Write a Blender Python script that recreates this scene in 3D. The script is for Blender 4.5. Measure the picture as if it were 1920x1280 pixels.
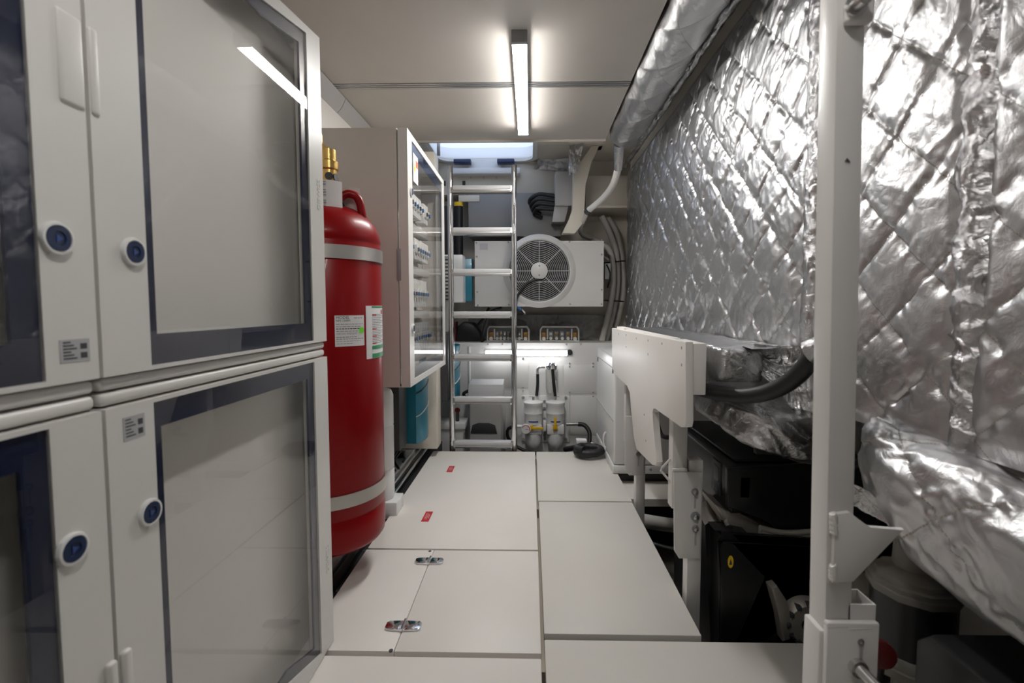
import bpy, bmesh, math, random
import numpy as np
from mathutils import Vector, Matrix

for _o in list(bpy.data.objects):
    bpy.data.objects.remove(_o)
SC = bpy.context.scene
COL = SC.collection
PI = math.pi

# ------------------------------------------------------------------ camera
F, H = 885.0, 0.95
YAW, PIT = math.radians(1.15), math.radians(3.33)
PPX = 995 - F * math.tan(YAW)
PPY = 576 + F * math.tan(PIT)
cam = bpy.data.objects.new('camera', bpy.data.cameras.new('camera'))
COL.objects.link(cam)
cam.location = (0, 0, H)
cam.rotation_euler = (PI / 2 - PIT, 0, YAW)
cam.data.sensor_width = 36.0
cam.data.lens = F / 1920 * 36
cam.data.shift_x = (960 - PPX) / 1920
cam.data.shift_y = (PPY - 640) / 1920
cam.data.clip_start = 0.01
cam.data.dof.use_dof = True
cam.data.dof.focus_distance = 2.3
cam.data.dof.aperture_fstop = 4.5
SC.camera = cam

# ------------------------------------------------------------------ sky
W = bpy.data.worlds.new('sky')
SC.world = W
W.use_nodes = True
W.node_tree.nodes['Background'].inputs[0].default_value = (0.76, 0.84, 1.0, 1)
W.node_tree.nodes['Background'].inputs[1].default_value = 1.15

# ------------------------------------------------------------------ exposure
SC.view_settings.view_transform = 'Standard'
SC.view_settings.look = 'None'
SC.view_settings.exposure = 0.38
SC.view_settings.gamma = 1.0
SC.view_settings.use_curve_mapping = False
CEILING_LAMP_POWER = 82.0
BACK_LAMP_POWER = 6.5


def P(x, y, X=None, Y=None, Z=None):
    """point on the photo ray (x, y) where it meets a given wall / floor plane"""
    a, b = (x - PPX) / F, -(y - PPY) / F
    cy, sy, cp, sp = math.cos(YAW), math.sin(YAW), math.cos(PIT), math.sin(PIT)
    d = Vector((-sy * cp + a * cy - b * sy * sp, cy * cp + a * sy + b * cy * sp, -sp + b * cp))
    o = Vector((0, 0, H))
    if X is not None: t = (X - o.x) / d.x
    elif Y is not None: t = (Y - o.y) / d.y
    else: t = (Z - o.z) / d.z
    return o + d * t


# ------------------------------------------------------------------ materials
MATS = {}


def mat(name, col, rough=0.5, metal=0.0, bump=0.0, bscale=60.0, var=0.04, vscale=6.0, coat=0.0, emit=None, estr=0.0,
        spec=0.5):
    m = bpy.data.materials.new(name)
    m.use_nodes = True
    nt = m.node_tree
    b = nt.nodes['Principled BSDF']
    b.inputs['Roughness'].default_value = rough
    b.inputs['Metallic'].default_value = metal
    b.inputs['Specular IOR Level'].default_value = spec
    b.inputs['Coat Weight'].default_value = coat
    b.inputs['Coat Roughness'].default_value = 0.05
    tc = nt.nodes.new('ShaderNodeTexCoord')
    nz = nt.nodes.new('ShaderNodeTexNoise')
    nz.inputs['Scale'].default_value = vscale
    nz.inputs['Detail'].default_value = 5
    nt.links.new(tc.outputs['Object'], nz.inputs['Vector'])
    rp = nt.nodes.new('ShaderNodeMix')
    rp.data_type = 'RGBA'
    rp.inputs[6].default_value = tuple(max(0, c * (1 - var)) for c in col) + (1,)
    rp.inputs[7].default_value = tuple(min(1, c * (1 + var)) for c in col) + (1,)
    nt.links.new(nz.outputs['Fac'], rp.inputs[0])
    nt.links.new(rp.outputs[2], b.inputs['Base Color'])
    if bump:
        n2 = nt.nodes.new('ShaderNodeTexNoise')
        n2.inputs['Scale'].default_value = bscale
        n2.inputs['Detail'].default_value = 4
        nt.links.new(tc.outputs['Object'], n2.inputs['Vector'])
        bp = nt.nodes.new('ShaderNodeBump')
        bp.inputs['Strength'].default_value = bump
        bp.inputs['Distance'].default_value = 0.01
        nt.links.new(n2.outputs['Fac'], bp.inputs['Height'])
        nt.links.new(bp.outputs['Normal'], b.inputs['Normal'])
    if emit:
        b.inputs['Emission Color'].default_value = tuple(emit) + (1,)
        b.inputs['Emission Strength'].default_value = estr
    MATS[name] = m
    return m


def foil_mat(name, stitch, bump=0.5, rough=0.2, col=(0.58, 0.58, 0.59)):
    m = mat(name, col, rough, 1.0, var=0.05, vscale=4)
    nt = m.node_tree
    b = nt.nodes['Principled BSDF']
    tc = nt.nodes['Texture Coordinate']
    n1 = nt.nodes.new('ShaderNodeTexNoise')
    n1.inputs['Scale'].default_value = 22
    n1.inputs['Detail'].default_value = 7
    n1.inputs['Roughness'].default_value = 0.62
    n1.inputs['Distortion'].default_value = 1.2
    nt.links.new(tc.outputs['Object'], n1.inputs['Vector'])
    v = nt.nodes.new('ShaderNodeTexVoronoi')
    v.feature = 'DISTANCE_TO_EDGE'
    v.inputs['Scale'].default_value = 30
    mp = nt.nodes.new('ShaderNodeVectorMath')
    mp.operation = 'MULTIPLY_ADD'
    mp.inputs[1].default_value = (0.06, 0.06, 0.06)
    nt.links.new(n1.outputs['Color'], mp.inputs[0])
    nt.links.new(tc.outputs['Object'], mp.inputs[2])
    nt.links.new(mp.outputs[0], v.inputs['Vector'])
    mr = nt.nodes.new('ShaderNodeMapRange')
    mr.inputs['From Max'].default_value = 0.25
    mr.inputs['To Max'].default_value = 0.35
    nt.links.new(v.outputs['Distance'], mr.inputs['Value'])
    ad = nt.nodes.new('ShaderNodeMath')
    ad.operation = 'ADD'
    nt.links.new(n1.outputs['Fac'], ad.inputs[0])
    nt.links.new(mr.outputs[0], ad.inputs[1])
    bp = nt.nodes.new('ShaderNodeBump')
    bp.inputs['Strength'].default_value = bump
    bp.inputs['Distance'].default_value = 0.012
    nt.links.new(ad.outputs[0], bp.inputs['Height'])
    nt.links.new(bp.outputs['Normal'], b.inputs['Normal'])
    if stitch:
        uv = nt.nodes.new('ShaderNodeUVMap')
        sep = nt.nodes.new('ShaderNodeSeparateXYZ')
        nt.links.new(uv.outputs['UV'], sep.inputs[0])
        outs = []
        for k in (0, 1):
            fr = nt.nodes.new('ShaderNodeMath'); fr.operation = 'PINGPONG'; fr.inputs[1].default_value = 0.5
            nt.links.new(sep.outputs[k], fr.inputs[0])
            lt = nt.nodes.new('ShaderNodeMath'); lt.operation = 'LESS_THAN'; lt.inputs[1].default_value = 0.009
            nt.links.new(fr.outputs[0], lt.inputs[0])
            # dashes along the other direction
            wv = nt.nodes.new('ShaderNodeMath'); wv.operation = 'PINGPONG'; wv.inputs[1].default_value = 0.02
            nt.links.new(sep.outputs[1 - k], wv.inputs[0])
            l2 = nt.nodes.new('ShaderNodeMath'); l2.operation = 'GREATER_THAN'; l2.inputs[1].default_value = 0.004
            nt.links.new(wv.outputs[0], l2.inputs[0])
            ml = nt.nodes.new('ShaderNodeMath'); ml.operation = 'MULTIPLY'
            nt.links.new(lt.outputs[0], ml.inputs[0]); nt.links.new(l2.outputs[0], ml.inputs[1])
            outs.append(ml)
        mx = nt.nodes.new('ShaderNodeMath'); mx.operation = 'MAXIMUM'
        nt.links.new(outs[0].outputs[0], mx.inputs[0]); nt.links.new(outs[1].outputs[0], mx.inputs[1])
        rp = nt.nodes['Mix']
        m2 = nt.nodes.new('ShaderNodeMix'); m2.data_type = 'RGBA'
        m2.inputs[7].default_value = (0.30, 0.27, 0.235, 1)
        nt.links.new(mx.outputs[0], m2.inputs[0])
        nt.links.new(rp.outputs[2], m2.inputs[6])
        nt.links.new(m2.outputs[2], b.inputs['Base Color'])
        iv = nt.nodes.new('ShaderNodeMath'); iv.operation = 'SUBTRACT'; iv.inputs[0].default_value = 1.0
        nt.links.new(mx.outputs[0], iv.inputs[1])
        nt.links.new(iv.outputs[0], b.inputs['Metallic'])
    return m


def glass_mat(name, tint=(0.96, 0.955, 0.945), rough=0.015, ior=1.5):
    m = bpy.data.materials.new(name)
    m.use_nodes = True
    nt = m.node_tree
    nt.nodes.remove(nt.nodes['Principled BSDF'])
    tr = nt.nodes.new('ShaderNodeBsdfTransparent'); tr.inputs[0].default_value = tint + (1,)
    gl = nt.nodes.new('ShaderNodeBsdfGlossy'); gl.inputs['Roughness'].default_value = rough
    fr = nt.nodes.new('ShaderNodeFresnel'); fr.inputs[0].default_value = ior
    # thin pane: one reflection, on the outer face
    ge = nt.nodes.new('ShaderNodeNewGeometry')
    mi = nt.nodes.new('ShaderNodeMath'); mi.operation = 'SUBTRACT'; mi.inputs[0].default_value = 1.0
    nt.links.new(ge.outputs['Backfacing'], mi.inputs[1])
    mu = nt.nodes.new('ShaderNodeMath'); mu.operation = 'MULTIPLY'
    nt.links.new(mi.outputs[0], mu.inputs[0]); nt.links.new(fr.outputs[0], mu.inputs[1])
    mx = nt.nodes.new('ShaderNodeMixShader')
    nt.links.new(mu.outputs[0], mx.inputs[0])
    nt.links.new(tr.outputs[0], mx.inputs[1])
    nt.links.new(gl.outputs[0], mx.inputs[2])
    nt.links.new(mx.outputs[0], nt.nodes['Material Output'].inputs[0])
    MATS[name] = m
    return m


def diffuser_mat(name):
    m = bpy.data.materials.new(name)
    m.use_nodes = True
    nt = m.node_tree
    nt.nodes.remove(nt.nodes['Principled BSDF'])
    tr = nt.nodes.new('ShaderNodeBsdfTransparent'); tr.inputs[0].default_value = (0.9, 0.94, 1, 1)
    tl = nt.nodes.new('ShaderNodeBsdfTranslucent'); tl.inputs[0].default_value = (0.9, 0.94, 1, 1)
    mx = nt.nodes.new('ShaderNodeMixShader'); mx.inputs[0].default_value = 0.35
    nt.links.new(tr.outputs[0], mx.inputs[1]); nt.links.new(tl.outputs[0], mx.inputs[2])
    nt.links.new(mx.outputs[0], nt.nodes['Material Output'].inputs[0])
    MATS[name] = m
    return m


def ribbed_mat(name, col):
    """cream laminate with a fine woven rib"""
    m = mat(name, col, 0.42, var=0.035, vscale=5)
    nt = m.node_tree
    tc = nt.nodes['Texture Coordinate']
    wv = nt.nodes.new('ShaderNodeTexWave')
    wv.inputs['Scale'].default_value = 160
    wv.inputs['Distortion'].default_value = 0.3
    nt.links.new(tc.outputs['Object'], wv.inputs['Vector'])
    bp = nt.nodes.new('ShaderNodeBump')
    bp.inputs['Strength'].default_value = 0.12
    bp.inputs['Distance'].default_value = 0.001
    nt.links.new(wv.outputs['Fac'], bp.inputs['Height'])
    nt.links.new(bp.outputs['Normal'], nt.nodes['Principled BSDF'].inputs['Normal'])
    return m


mat('ceiling_white', (0.54, 0.505, 0.465), 0.55)
mat('hull_white', (0.74, 0.71, 0.66), 0.45, bump=0.05)
mat('cream', (0.72, 0.67, 0.58), 0.5, bump=0.06)
mat('bilge', (0.30, 0.28, 0.25), 0.7, bump=0.2)
mat('back_panel', (0.74, 0.73, 0.71), 0.6)
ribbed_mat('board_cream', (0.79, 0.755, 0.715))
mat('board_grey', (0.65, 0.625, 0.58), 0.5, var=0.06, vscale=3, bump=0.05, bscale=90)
mat('board_edge', (0.42, 0.36, 0.29), 0.6)
mat('enclosure', (0.71, 0.695, 0.665), 0.32, bump=0.02, bscale=200)
mat('enclosure_plate', (0.80, 0.79, 0.77), 0.5)
mat('steel_cabinet', (0.62, 0.585, 0.55), 0.45, bump=0.04, bscale=250)
mat('navy_print', (0.010, 0.018, 0.055), 0.25)
mat('navy_plastic', (0.008, 0.022, 0.075), 0.3)
glass_mat('pane_glass')
mat('spec_sticker', (0.45, 0.45, 0.46), 0.4)
mat('sticker_white', (0.78, 0.78, 0.78), 0.4)
mat('ink', (0.05, 0.05, 0.055), 0.6)
mat('ink_grey', (0.30, 0.30, 0.31), 0.6)
mat('sticker_green', (0.03, 0.30, 0.12), 0.4)
mat('dot_green', (0.20, 0.80, 0.05), 0.4)
mat('sticker_red', (0.55, 0.03, 0.04), 0.4)
mat('sticker_yellow', (0.85, 0.55, 0.02), 0.4)
mat('sticker_orange', (0.80, 0.15, 0.05), 0.4)
mat('red_paint', (0.25, 0.0012, 0.003), 0.32, coat=0.05, spec=0.22, bump=0.03, bscale=120)
mat('strap_steel', (0.55, 0.53, 0.50), 0.42, 0.9, bump=0.03)
mat('brass', (0.72, 0.48, 0.16), 0.28, 1.0, bump=0.05)
mat('paper_tag', (0.72, 0.70, 0.70), 0.6)
mat('chrome', (0.80, 0.80, 0.82), 0.08, 1.0, var=0.01)
mat('steel', (0.60, 0.59, 0.58), 0.3, 1.0)
mat('tread_grey', (0.50, 0.50, 0.51), 0.4)
mat('white_paint', (0.72, 0.70, 0.675), 0.35, coat=0.1)
mat('white_board', (0.84, 0.81, 0.775), 0.42)
mat('white_plastic', (0.74, 0.74, 0.73), 0.3)
mat('unit_white', (0.60, 0.59, 0.57), 0.4)
mat('grey_plastic', (0.33, 0.34, 0.35), 0.4)
mat('dark_grey', (0.04, 0.04, 0.042), 0.5)
mat('box_grey', (0.27, 0.265, 0.26), 0.5)
mat('mid_grey', (0.42, 0.41, 0.40), 0.5)
mat('black_rubber', (0.012, 0.012, 0.013), 0.5)
mat('black_plastic', (0.010, 0.010, 0.011), 0.38)
mat('engine_grey', (0.42, 0.40, 0.36), 0.45, bump=0.1, bscale=80)
mat('cast_grey', (0.17, 0.16, 0.14), 0.5, bump=0.1, bscale=80)
mat('engine_alloy', (0.50, 0.47, 0.42), 0.4, 0.6, bump=0.1, bscale=80)
mat('teal', (0.018, 0.19, 0.28), 0.3, coat=0.2)
mat('aluminium', (0.52, 0.52, 0.52), 0.35, 0.9)
mat('hose_grey', (0.50, 0.48, 0.45), 0.5, bump=0.05)
mat('hose_white', (0.72, 0.70, 0.66), 0.35)
mat('yellow_lever', (0.80, 0.47, 0.01), 0.35)
mat('lever_blue', (0.03, 0.07, 0.25), 0.4)
mat('bronze', (0.36, 0.20, 0.06), 0.45, 0.6)
mat('clear_plastic', (0.62, 0.61, 0.58), 0.25)
mat('red_plastic', (0.13, 0.006, 0.006), 0.5)
mat('blue_plastic', (0.03, 0.13, 0.32), 0.4)
mat('lamp_tube', (0.9, 0.9, 0.9), 0.4, emit=(1.0, 0.98, 0.95), estr=CEILING_LAMP_POWER)
mat('lamp_tube_cool', (0.9, 0.9, 0.9), 0.4, emit=(0.97, 0.98, 1.0), estr=BACK_LAMP_POWER)
diffuser_mat('hatch_acrylic')
foil_mat('foil_quilt', True, 0.17, 0.35)
foil_mat('foil_tape', False, 0.38, 0.2)
foil_mat('foil_dull', False, 0.35, 0.33, (0.62, 0.62, 0.63))
mat('plastic_film', (0.33, 0.32, 0.31), 0.3, bump=0.9, bscale=22)


# ------------------------------------------------------------------ builders
class B:
    def __init__(self):
        self.bm = bmesh.new()

    def box(self, a, b, bev=0.0, seg=2, rot=None):
        a, b = Vector(a), Vector(b)
        lo = Vector([min(a[i], b[i]) for i in range(3)])
        hi = Vector([max(a[i], b[i]) for i in range(3)])
        c, s = (lo + hi) / 2, hi - lo
        mx = Matrix.Translation(c) @ (rot or Matrix.Identity(4)) @ Matrix.Diagonal((s.x, s.y, s.z, 1))
        r = bmesh.ops.create_cube(self.bm, size=1, matrix=mx)
        if bev:
            bev = min(bev, min(s) * 0.49)
            es = {e for v in r['verts'] for e in v.link_edges}
            bmesh.ops.bevel(self.bm, geom=list(es), offset=bev, segments=seg, profile=0.5, affect='EDGES')
        return self

    def cyl(self, p0, p1, r, r2=None, n=20):
        p0, p1 = Vector(p0), Vector(p1)
        d = p1 - p0
        q = d.to_track_quat('Z', 'Y').to_matrix().to_4x4()
        mx = Matrix.Translation((p0 + p1) / 2) @ q
        bmesh.ops.create_cone(self.bm, cap_ends=True, segments=n, radius1=r, radius2=r if r2 is None else r2,
                              depth=d.length, matrix=mx)
        return self

    def tube(self, pts, r, n=10, sm=6, radii=None):
        pts = [Vector(p) for p in pts]
        if sm > 1 and len(pts) > 2:
            q = []
            rr = []
            for i in range(len(pts) - 1):
                p0, p1, p2, p3 = pts[max(i - 1, 0)], pts[i], pts[i + 1], pts[min(i + 2, len(pts) - 1)]
                for k in range(sm):
                    t = k / sm
                    q.append(0.5 * ((2 * p1) + (p2 - p0) * t + (2 * p0 - 5 * p1 + 4 * p2 - p3) * t * t +
                                    (3 * p1 - p0 - 3 * p2 + p3) * t ** 3))
                    if radii: rr.append(radii[i] * (1 - t) + radii[i + 1] * t)
            q.append(pts[-1])
            if radii: rr.append(radii[-1])
            pts = q
            radii = rr if radii else None
        rings = []
        up = None
        for i, p in enumerate(pts):
            t = (pts[min(i + 1, len(pts) - 1)] - pts[max(i - 1, 0)]).normalized()
            if up is None:
                up = t.orthogonal().normalized()
            else:
                up = (up - t * up.dot(t)).normalized()
            s = t.cross(up)
            ri = radii[i] if radii else r
            rings.append([self.bm.verts.new(p + (up * math.cos(2 * PI * k / n) + s * math.sin(2 * PI * k / n)) * ri)
                          for k in range(n)])
        for a, b in zip(rings, rings[1:]):
            for k in range(n):
                self.bm.faces.new((a[k], a[(k + 1) % n], b[(k + 1) % n], b[k]))
        self.bm.faces.new(rings[0][::-1])
        self.bm.faces.new(rings[-1])
        return self

    def lathe(self, prof, c, axis=(0, 0, 1), n=40, a0=0.0, a1=2 * PI):
        c = Vector(c)
        q = Matrix.Identity(3) if tuple(axis) == (0, 0, 1) else Vector(axis).to_track_quat('Z', 'Y').to_matrix()
        full = abs(a1 - a0 - 2 * PI) < 1e-6
        m = n if full else n + 1
        rings = []
        for (r, z) in prof:
            if r < 1e-6:
                v = self.bm.verts.new(c + q @ Vector((0, 0, z)))
                rings.append([v] * m)
            else:
                rings.append([self.bm.verts.new(c + q @ Vector((r * math.cos(a0 + (a1 - a0) * k / n),
                                                                r * math.sin(a0 + (a1 - a0) * k / n), z)))
                              for k in range(m)])
        for a, b in zip(rings, rings[1:]):
            for k in range(n):
                k2 = (k + 1) % m
                vs = []
                for v in (a[k], a[k2], b[k2], b[k]):
                    if v not in vs: vs.append(v)
                if len(vs) > 2:
                    try: self.bm.faces.new(vs)
                    except ValueError: pass
        return self

    def prism(self, poly, axis, a, b, bev=0.0, holes=None):
        """2-D polygon extruded along axis X (poly = (y, z)), Y (x, z) or Z (x, y)"""
        def pt(p, h):
            return {'X': (h, p[0], p[1]), 'Y': (p[0], h, p[1]), 'Z': (p[0], p[1], h)}[axis]
        va = [self.bm.verts.new(pt(p, a)) for p in poly]
        vb = [self.bm.verts.new(pt(p, b)) for p in poly]
        fs = [self.bm.faces.new(va), self.bm.faces.new(vb[::-1])]
        n = len(poly)
        for k in range(n):
            fs.append(self.bm.faces.new((va[k], vb[k], vb[(k + 1) % n], va[(k + 1) % n])))
        if bev:
            es = {e for f in fs[:2] for e in f.edges}
            bmesh.ops.bevel(self.bm, geom=list(es), offset=bev, segments=2, profile=0.5, affect='EDGES')
        return self

    def ring(self, outer, inner, axis, a, b):
        """frame: outer and inner polygons of equal length, extruded"""
        def pt(p, h):
            return {'X': (h, p[0], p[1]), 'Y': (p[0], h, p[1]), 'Z': (p[0], p[1], h)}[axis]
        n = len(outer)
        V = [[self.bm.verts.new(pt(p, h)) for p in poly] for poly in (outer, inner) for h in (a, b)]
        oa, ob, ia, ib = V
        for k in range(n):
            j = (k + 1) % n
            for q in ((oa[k], oa[j], ia[j], ia[k]), (ob[k], ib[k], ib[j], ob[j]),
                      (oa[k], ob[k], ob[j], oa[j]), (ia[k], ia[j], ib[j], ib[k])):
                self.bm.faces.new(q)
        return self

    def done(self, name, m, parent=None, label=None, smooth=40):
        bmesh.ops.recalc_face_normals(self.bm, faces=self.bm.faces)
        me = bpy.data.meshes.new(name)
        self.bm.to_mesh(me)
        self.bm.free()
        return link(name, me, m, parent, label, smooth)


def link(name, me, m, parent=None, label=None, smooth=40):
    if m:
        me.materials.append(MATS[m])
    if smooth:
        me.polygons.foreach_set('use_smooth', [True] * len(me.polygons))
        me.set_sharp_from_angle(angle=math.radians(smooth))
    o = bpy.data.objects.new(name, me)
    COL.objects.link(o)
    if parent is not None:
        o.parent = parent
        r = parent
        T = Matrix.Identity(4)
        while r is not None:
            if r.type == 'EMPTY': T = Matrix.Translation(r.location)
            r = r.parent
        if parent.type == 'EMPTY':
            o.matrix_parent_inverse = T.inverted()
    if label: o['label'] = label
    return o


def thing(name, label, cat, loc=(0, 0, 0), group=None):
    o = bpy.data.objects.new(name, None)
    COL.objects.link(o)
    o.location = loc
    o.empty_display_size = 0.05
    o['label'] = label
    o['category'] = cat
    if group: o['group'] = group
    return o


def tag(o, label, cat, group=None):
    o['label'] = label
    o['category'] = cat
    if group: o['group'] = group
    return o


def struct(o, label=None):
    o['kind'] = 'structure'
    if label: o['label'] = label
    return o


_FONTN = [0]


def text_mesh(s, size, depth=0.0005, align='LEFT'):
    cu = bpy.data.curves.new('lettering', 'FONT')
    cu.body = s
    cu.size = size
    cu.extrude = depth
    cu.resolution_u = 2
    cu.align_x = align
    ob = bpy.data.objects.new('lettering', cu)
    COL.objects.link(ob)
    bpy.context.view_layer.update()
    dg = bpy.context.evaluated_depsgraph_get()
    me = bpy.data.meshes.new_from_object(ob.evaluated_get(dg))
    bpy.data.objects.remove(ob)
    return me


def text_at(s, size, mx, m, name, parent, depth=0.0004, align='LEFT', warp=None):
    me = text_mesh(s, size, depth, align)
    me.materials.clear()
    for v in me.vertices:
        v.co = warp(v.co) if warp else mx @ v.co
    return link(name, me, m, parent, None, 0)


# numpy value noise ------------------------------------------------------
RNG = np.random.default_rng(7)
TAB = RNG.random((256, 256))


def vn(x, y, s=0):
    x = x + 17.3 * s + 100
    y = y + 9.7 * s + 100
    xi, yi = np.floor(x).astype(int), np.floor(y).astype(int)
    fx, fy = x - xi, y - yi
    fx, fy = fx * fx * (3 - 2 * fx), fy * fy * (3 - 2 * fy)
    g = lambda i, j: TAB[(xi + i) % 256, (yi + j) % 256]
    return (g(0, 0) * (1 - fx) + g(1, 0) * fx) * (1 - fy) + (g(0, 1) * (1 - fx) + g(1, 1) * fx) * fy


def ridge(x, y, s=0):
    return 1 - np.abs(2 * vn(x, y, s) - 1)


def wrinkle(a, b, amp, s=0, f=1.0):
    """crumpled foil relief over metric coordinates a, b"""
    wa = a + 0.05 * (vn(a * 9, b * 9, s + 3) - .5)
    wb = b + 0.05 * (vn(a * 9, b * 9, s + 5) - .5)
    r = 0
    for k, (ang, fr, am) in enumerate(((0.4, 9, .5), (1.9, 14, .45), (1.1, 24, .3), (2.7, 34, .2), (0.1, 52, .1))):
        c, d = math.cos(ang), math.sin(ang)
        r = r + am * ridge((wa * c + wb * d) * fr * f * 1.0, (-wa * d + wb * c) * fr * f * 0.35, s + k) ** 2
    return amp * (r - 0.6)


def sheet(name, Pts, disp, m, parent=None, uv=None, label=None):
    """grid surface displaced along its own normal"""
    gu = np.gradient(Pts, axis=0)
    gv = np.gradient(Pts, axis=1)
    nrm = np.cross(gu, gv)
    nrm /= np.linalg.norm(nrm, axis=2, keepdims=True) + 1e-12
    Q = Pts + nrm * disp[..., None]
    nu, nv = Q.shape[:2]
    idx = np.arange(nu * nv).reshape(nu, nv)
    fc = np.stack([idx[:-1, :-1], idx[1:, :-1], idx[1:, 1:], idx[:-1, 1:]], -1).reshape(-1, 4)
    me = bpy.data.meshes.new(name)
    me.vertices.add(nu * nv)
    me.vertices.foreach_set('co', Q.reshape(-1))
    me.loops.add(fc.size)
    me.loops.foreach_set('vertex_index', fc.reshape(-1).astype(np.int32))
    me.polygons.add(len(fc))
    me.polygons.foreach_set('loop_start', (np.arange(len(fc)) * 4).astype(np.int32))
    me.update(calc_edges=True)
    if uv is not None:
        l = me.uv_layers.new(name='UVMap')
        l.data.foreach_set('uv', uv.reshape(-1, 2)[fc.reshape(-1)].reshape(-1))
    me.materials.append(MATS[m])
    me.polygons.foreach_set('use_smooth', [True] * len(me.polygons))
    o = bpy.data.objects.new(name, me)
    COL.objects.link(o)
    if parent is not None:
        o.parent = parent
        if parent.type == 'EMPTY':
            o.matrix_parent_inverse = Matrix.Translation(parent.location).inverted()
    if label: o['label'] = label
    return o


def quilt_disp(a, b, pa, pb, amp, wamp, s=0):
    u = a / pa + b / pb
    v = a / pa - b / pb
    su, sv = np.abs(np.sin(PI * u)), np.abs(np.sin(PI * v))
    pil = (su * sv) ** 0.22
    seam = np.exp(-np.minimum(su, sv) * 3.0)
    w = wrinkle(a, b, wamp, s)
    puck = 1.6 * wamp * (vn(u * 11, v * 3, s) - .5 + vn(v * 11, u * 3, s + 2) - .5) * seam
    return amp * pil + w * (0.35 + 0.65 * pil) + puck, np.stack([u, v], -1)


# ================================================================== SETTING
ZC = 1.97      # ceiling panels
ZD = 2.16      # deck above the ladder
YE = 3.065     # far end of the floor panels
YB = 3.75      # lower back panel
YW = 4.22      # back wall

fl = B().box((-1.0, -3.20, -0.5), (1.35, YW + .1, -0.45)).done('floor', 'bilge')
struct(fl, 'dark bilge sole under the white floor panels')


def panel(x0, x1, y0, y1, m, bev=0.003):
    return B().box((x0, y0, -0.028), (x1, y1, 0.0), bev).done('floor_panel', m, fl)


p1 = panel(-.644, .030, 1.803, YE, 'board_cream')
p2a = panel(-.644, -.3785, 1.246, 1.792, 'board_cream', .0012)
p2b = panel(-.3765, .030, 1.246, 1.792, 'board_cream', .0012)
p3 = panel(-.93, .030, -3.15, 1.228, 'board_cream')
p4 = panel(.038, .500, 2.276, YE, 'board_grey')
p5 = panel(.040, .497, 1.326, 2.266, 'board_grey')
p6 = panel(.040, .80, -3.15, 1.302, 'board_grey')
# joist frame the panels lie on
for y0, y1, x1 in ((1.77, 1.82, .03), (1.215, 1.26, .79), (2.24, 2.29, .49), (3.0, 3.055, .49)):
    B().box((-.64, y0, -.07), (x1, y1, -.0285)).done('joist', 'board_edge', fl)
for y0, y1, x0, x1 in ((-1.2, 3.05, -.01, .075), (1.3, 3.05, .44, .49), (-1.2, 1.3, .74, .79), (-1.2, 3.05, -.63, -.58)):
    B().box((x0, y0, -.12), (x1, y1, -.071)).done('joist', 'board_edge', fl)
for x, y in ((-.02, 1.5), (-.6, .3), (-.6, 2.6), (.46, 2.2), (.76, 0.6), (-.02, 2.9), (0, -.8)):
    B().box((x - .02, y - .02, -.45), (x + .02, y + .02, -.12)).done('joist_leg', 'board_edge', fl)
# hinges
for (px, py), par, wide in (((812, 1053), p2b, 1), ((765, 1175), p2b, 1)):
    c = P(px, py, Z=0)
    c.x = -.3775
    for s in (-1, 1):
        poly = [(c.x + s * .0015, c.y - .021), (c.x + s * .045, c.y - .019), (c.x + s * .053, c.y - .011),
                (c.x + s * .053, c.y + .011), (c.x + s * .045, c.y + .019), (c.x + s * .0015, c.y + .021)]
        B().prism(poly, 'Z', 0.0005, 0.0065, .0015).done('hinge_leaf', 'chrome', p2a if s < 0 else p2b)
    B().cyl((c.x, c.y - .024, .006), (c.x, c.y + .024, .006), .005).done('hinge_pin', 'chrome', par)
# little fixing holes
for px, py, par in ((683, 1032, p2a), (806, 1033, p2a), (633, 1107, p2a), (733, 1219, p2a)):
    c = P(px, py, Z=0)
    B().cyl((c.x, c.y, -.002), (c.x, c.y, .0006), .006, n=12).done('screw_hole', 'ink', par)
# red stickers
for px, py in ((845, 879), (801, 968)):
    c = P(px, py, Z=0)
    st = B().box((c.x - .017, c.y - .052, 0.0), (c.x + .017, c.y + .052, .0008)).done('warning_sticker', 'sticker_red', p1)
    bl = B()
    for k, (ln, dx) in enumerate(((.055, -.006), (.06, .001), (.04, .008))):
        bl.box((c.x + dx - .0008, c.y - ln / 2, .0008), (c.x + dx + .0008, c.y + ln / 2, .0011))
    bl.done('printed_text', 'sticker_white', p1)

# walls
wl = struct(B().box((-1.0, -3.20, -.5), (-.95, YW + .1, 2.3)).done('wall_left', 'hull_white'), 'off-white hull side behind the enclosures')
wr = struct(B().box((1.30, -3.20, -.5), (1.35, YW + .1, 2.3)).done('wall_right', 'hull_white'), 'hull side beyond the engine')
wb = struct(B().box((-1.0, YW, -.5), (1.35, YW + .08, 2.3)).done('wall_back', 'cream'), 'cream bulkhead at the far end')
wre = struct(B().box((-1.0, -3.25, -.5), (1.35, -3.20, 2.3)).done('wall_rear', 'hull_white'), 'bulkhead behind the viewer')

# ceiling
ce = B().box((-.95, -3.20, ZC), (.454, 2.205, ZC + .03), .002).done('ceiling', 'ceiling_white')
struct(ce, 'flat off-white ceiling lining')
B().box((-.95, 2.262, ZC), (.454, 2.94, ZC + .03), .002).done('ceiling_panel', 'ceiling_white', ce)
rl = B().box((-.95, 2.207, ZC + .004), (.454, 2.26, ZC + .03))
for k in range(3):
    rl.box((-.95, 2.212 + k * .018, ZC - .001), (.454, 2.222 + k * .018, ZC + .004), .001)
rl.done('joint_rail', 'aluminium', ce)
B().box((-.95, 2.942, ZC - .012), (.454, 2.958, ZC + .19)).done('edge_lip', 'ceiling_white', ce)
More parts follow.
